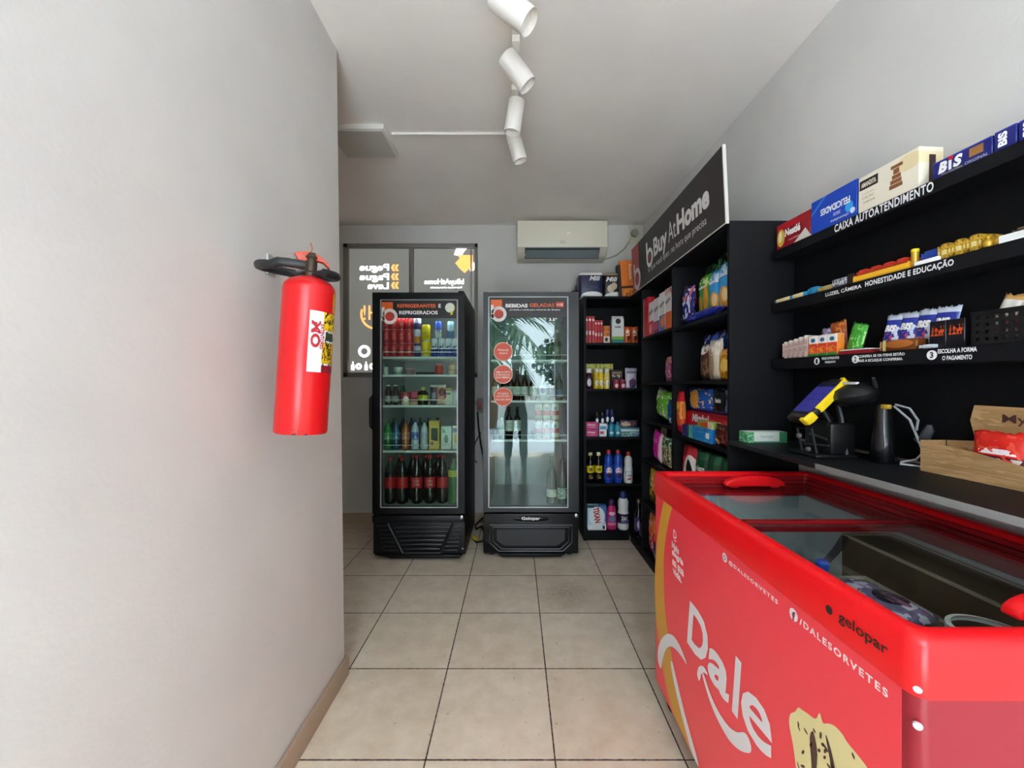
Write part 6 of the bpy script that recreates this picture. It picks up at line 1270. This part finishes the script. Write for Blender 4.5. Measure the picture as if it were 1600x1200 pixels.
# kraft paper bag lying open with sweets
M_kp = art('#b08a5c', [('n', 3, .55, '#a57f52'), ('n', 14, .6, '#b99466')], .85, bump=.3)
FK = tr(1.168, 1.165, CT) @ rz(-PI / 2 + .03)
kb = Thing('paper_bag', 'brown kraft paper bag lying open on counter holding red packets', 'bag', FK)
def sheet(pts, nm):
    vs = []; fs = []; n = len(pts)
    for x, y, z in pts: vs.append((x, y, z))
    for x, y, z in pts: vs.append((x, y + .0012, z))
    fs = [tuple(range(n)), tuple(reversed(range(n, 2 * n)))] + [(i, i + n, (i + 1) % n + n, (i + 1) % n) for i in range(n)]
    kb.add(nm, MB().add(vs, fs).mesh(nm, M_kp))
sheet([(0, 0, 0), (.62, 0, 0), (.62, .0, .062), (.25, 0, .055), (.13, 0, .075), (.0, 0, .088)], 'front_panel')
sheet([(0, .078, 0), (.62, .078, 0), (.62, .078, .185), (.068, .078, .192), (.058, .078, .15), (.072, .078, .095), (.0, .078, .088)], 'back_panel')
kb.add('bottom_panel', MB().box(0, .62, .0012, .075, 0, .0015).mesh('bottom_panel', M_kp))
kb.add('end_panel', MB().box(-.0012, 0, 0, .075, 0, .088).mesh('end_panel', M_kp))
kb.add('lettering', lettering([('MyCafé', .195, .158, .13, .028, {'bold': .015})], mat('#4f2a20', .6), y=.0772))
M_rp = art('#d8281e', [('r', 0, 1, 0, .34, '#5a2030'), ('rn', 0, 1, 0, .3, 4, .56, '#cfc0b4'), ('rn', .2, .85, .38, .52, 7, .45, '#efe0e0'), ('n', 5, .62, '#e84a36')], .22)
for i, (x, y, lb) in enumerate(((.16, .028, 'red sweets packet with clear window at left of paper bag'), (.262, .03, 'red sweets packet, right one in the paper bag'))):
    pouch(FK, x, y, .04 - .004, .118, .094, .03, M_rp, 'sweets_packet', lb, 'packet', 'red packets in the paper bag', seed=95 + i, lean=.12)

# ================================================================== THE PHOTOGRAPHER, standing in the doorway behind the camera (seen in the cooler glass)
def skinned(name, verts, edges, radii, m, sub=2, root=0):
    me = bpy.data.meshes.new(name); me.from_pydata(verts, edges, [])
    ob = bpy.data.objects.new(name, me); COL.objects.link(ob)
    sk = ob.modifiers.new('skin', 'SKIN'); sk.use_smooth_shade = True
    for i, r in enumerate(radii):
        d = me.skin_vertices[0].data[i]; d.radius = r if isinstance(r, tuple) else (r, r); d.use_root = (i == root)
    sb = ob.modifiers.new('sub', 'SUBSURF'); sb.levels = sub; sb.render_levels = sub
    dg = bpy.context.evaluated_depsgraph_get()
    out = bpy.data.meshes.new_from_object(ob.evaluated_get(dg))
    bpy.data.objects.remove(ob); out.name = name
    out.materials.clear(); out.materials.append(m)
    out.polygons.foreach_set('use_smooth', [True] * len(out.polygons))
    return out
PSN = Thing('person', 'person in dark clothes photographing with a phone, mirrored in cooler glass', 'person', tr(0, -0.36, 0))
M_skin = mat('#a8765a', 0.5, name='skin'); M_tr = mat('#24272d', 0.8, name='trousers'); M_sh = mat('#1d2024', 0.85, name='shirt')
# one body: pelvis, spine, neck, head, arms, legs
V = [(0, 0, .93), (0, -.01, 1.12), (0, -.015, 1.33), (0, 0, 1.45), (0, .015, 1.53), (0, .03, 1.60), (0, .03, 1.68)]
Rr = [.125, (.13, .10), (.15, .11), (.07, .06), .052, (.075, .088), (.062, .075)]
Ed = [(0, 1), (1, 2), (2, 3), (3, 4), (4, 5), (5, 6)]
def chain(start, pts, rs):
    k = start
    for p, r in zip(pts, rs):
        V.append(p); Rr.append(r); Ed.append((k, len(V) - 1)); k = len(V) - 1
    return k
for s in (-1, 1):
    chain(2, [(s * .17, -.01, 1.40), (s * .215, .0, 1.25), (s * .225, .04, 1.13), (s * .16, .18, 1.20), (s * .105, .285, 1.27), (s * .085, .31, 1.285)], [.062, .05, .042, .038, .028, .03])
    chain(0, [(s * .095, 0, .86), (s * .11, .03, .50), (s * .12, -.005, .30), (s * .125, 0, .09), (s * .13, .05, .04), (s * .135, .13, .03)], [.092, .058, .055, .042, .04, .034])
PSN.add('body', skinned('body', V, Ed, Rr, M_skin))
# clothes follow the same joints
tv, te, tr_ = [(0, 0, .98), (0, 0, .90)], [(0, 1)], [(.155, .115), (.15, .115)]
for s in (-1, 1):
    k = 1
    for p, r in (((s * .098, 0, .80), .105), ((s * .112, .03, .50), .075), ((s * .12, .0, .30), .07), ((s * .125, .0, .13), .066)):
        tv.append(p); tr_.append(r); te.append((k, len(tv) - 1)); k = len(tv) - 1
PSN.add('trousers', skinned('trousers', tv, te, tr_, M_tr))
tv, te, tr_ = [(0, 0, .93), (0, -.01, 1.12), (0, -.015, 1.33), (0, 0, 1.44)], [(0, 1), (1, 2), (2, 3)], [(.165, .125), (.155, .12), (.17, .125), (.075, .066)]
for s in (-1, 1):
    k = 2
    for p, r in (((s * .175, -.01, 1.40), .074), ((s * .217, .0, 1.26), .064), ((s * .222, .02, 1.17), .062)):
        tv.append(p); tr_.append(r); te.append((k, len(tv) - 1)); k = len(tv) - 1
PSN.add('shirt', skinned('shirt', tv, te, tr_, M_sh))
for s in (-1, 1):
    PSN.add('shoe', skinned('shoe', [(s * .125, -.03, .10), (s * .127, -.02, .045), (s * .132, .07, .045), (s * .137, .15, .035)], [(0, 1), (1, 2), (2, 3)], [.052, .052, .048, .04], mat('#5a4436', .5)))
    # hand: palm with four curled fingers and a thumb holding the phone edge
    pv, pe, pr = [(s * .088, .305, 1.283), (s * .09, .325, 1.295), (s * .092, .335, 1.31)], [(0, 1), (1, 2)], [(.024, .018), (.03, .016), (.028, .014)]
    hand = PSN.add('hand', skinned('hand', pv, pe, pr, M_skin))
    for q, ln in enumerate((.9, 1.0, .95, .78)):
        z = 1.268 + .019 * q
        PSN.add('finger', skinned('finger', [(s * .09, .33, z), (s * (.096), .352, z), (s * (.09), .364, z), (s * (.09 - .02 * ln), .366, z)], [(0, 1), (1, 2), (2, 3)], [.0085, .0085, .008, .007], M_skin), parent=hand)
    PSN.add('thumb', skinned('thumb', [(s * .085, .31, 1.285), (s * .07, .328, 1.31), (s * .055, .336, 1.322)], [(0, 1), (1, 2)], [.0105, .0095, .008], M_skin), parent=hand)
    PSN.add('eye', MB().lathe([(.0001, -.011), (.008, -.008), (.011, 0), (.008, .008), (.0001, .011)], 12).mesh('eye', mat('#e8e4de', .3)), tr(s * .031, .108, 1.62))
    PSN.add('iris', MB().lathe([(.0001, .0), (.005, 0)], 12, cap=False).mesh('iris', mat('#2a1a12', .3)), tr(s * .031, .1195, 1.62) @ rx(-PI / 2))
    PSN.add('ear', MB().lathe([(.0001, -.006), (.016, -.004), (.019, .004), (.012, .007)], 14).mesh('ear', M_skin), tr(s * .08, .02, 1.615) @ ry(s * PI / 2) @ Matrix.Diagonal((1.5, 1, 1, 1)))
PSN.add('nose', skinned('nose', [(0, .112, 1.625), (0, .126, 1.60), (0, .118, 1.585)], [(0, 1), (1, 2)], [.009, .013, .011], M_skin))
PSN.add('mouth', MB().tube([(-.022, .108, 1.56), (-.01, .116, 1.562), (.01, .116, 1.562), (.022, .108, 1.56)], [.002, .0045, .0045, .002], 8).mesh('mouth', mat('#8a4a42', .5)))
PSN.add('hair', skinned('hair', [(0, -.03, 1.60), (0, -.02, 1.68), (0, .03, 1.71), (0, .07, 1.70)], [(0, 1), (1, 2), (2, 3)], [(.078, .06), (.085, .07), (.08, .06), (.06, .03)], mat('#1a1412', .8)))
PH = Thing('phone', 'dark phone held level at chest height, seen only as reflection', 'phone', tr(0, -0.016, H))
PH.add('case', MB().box(-.08, .08, -.009, 0, -.039, .039).mesh('case', mat('#15161a', .3), bevel=.003))
PH.add('camera_lens', MB().lathe([(.009, 0), (.009, .002), (.006, .0025)], 16).mesh('camera_lens', BLACK), tr(0.055, 0.0, .018) @ rx(-PI / 2))
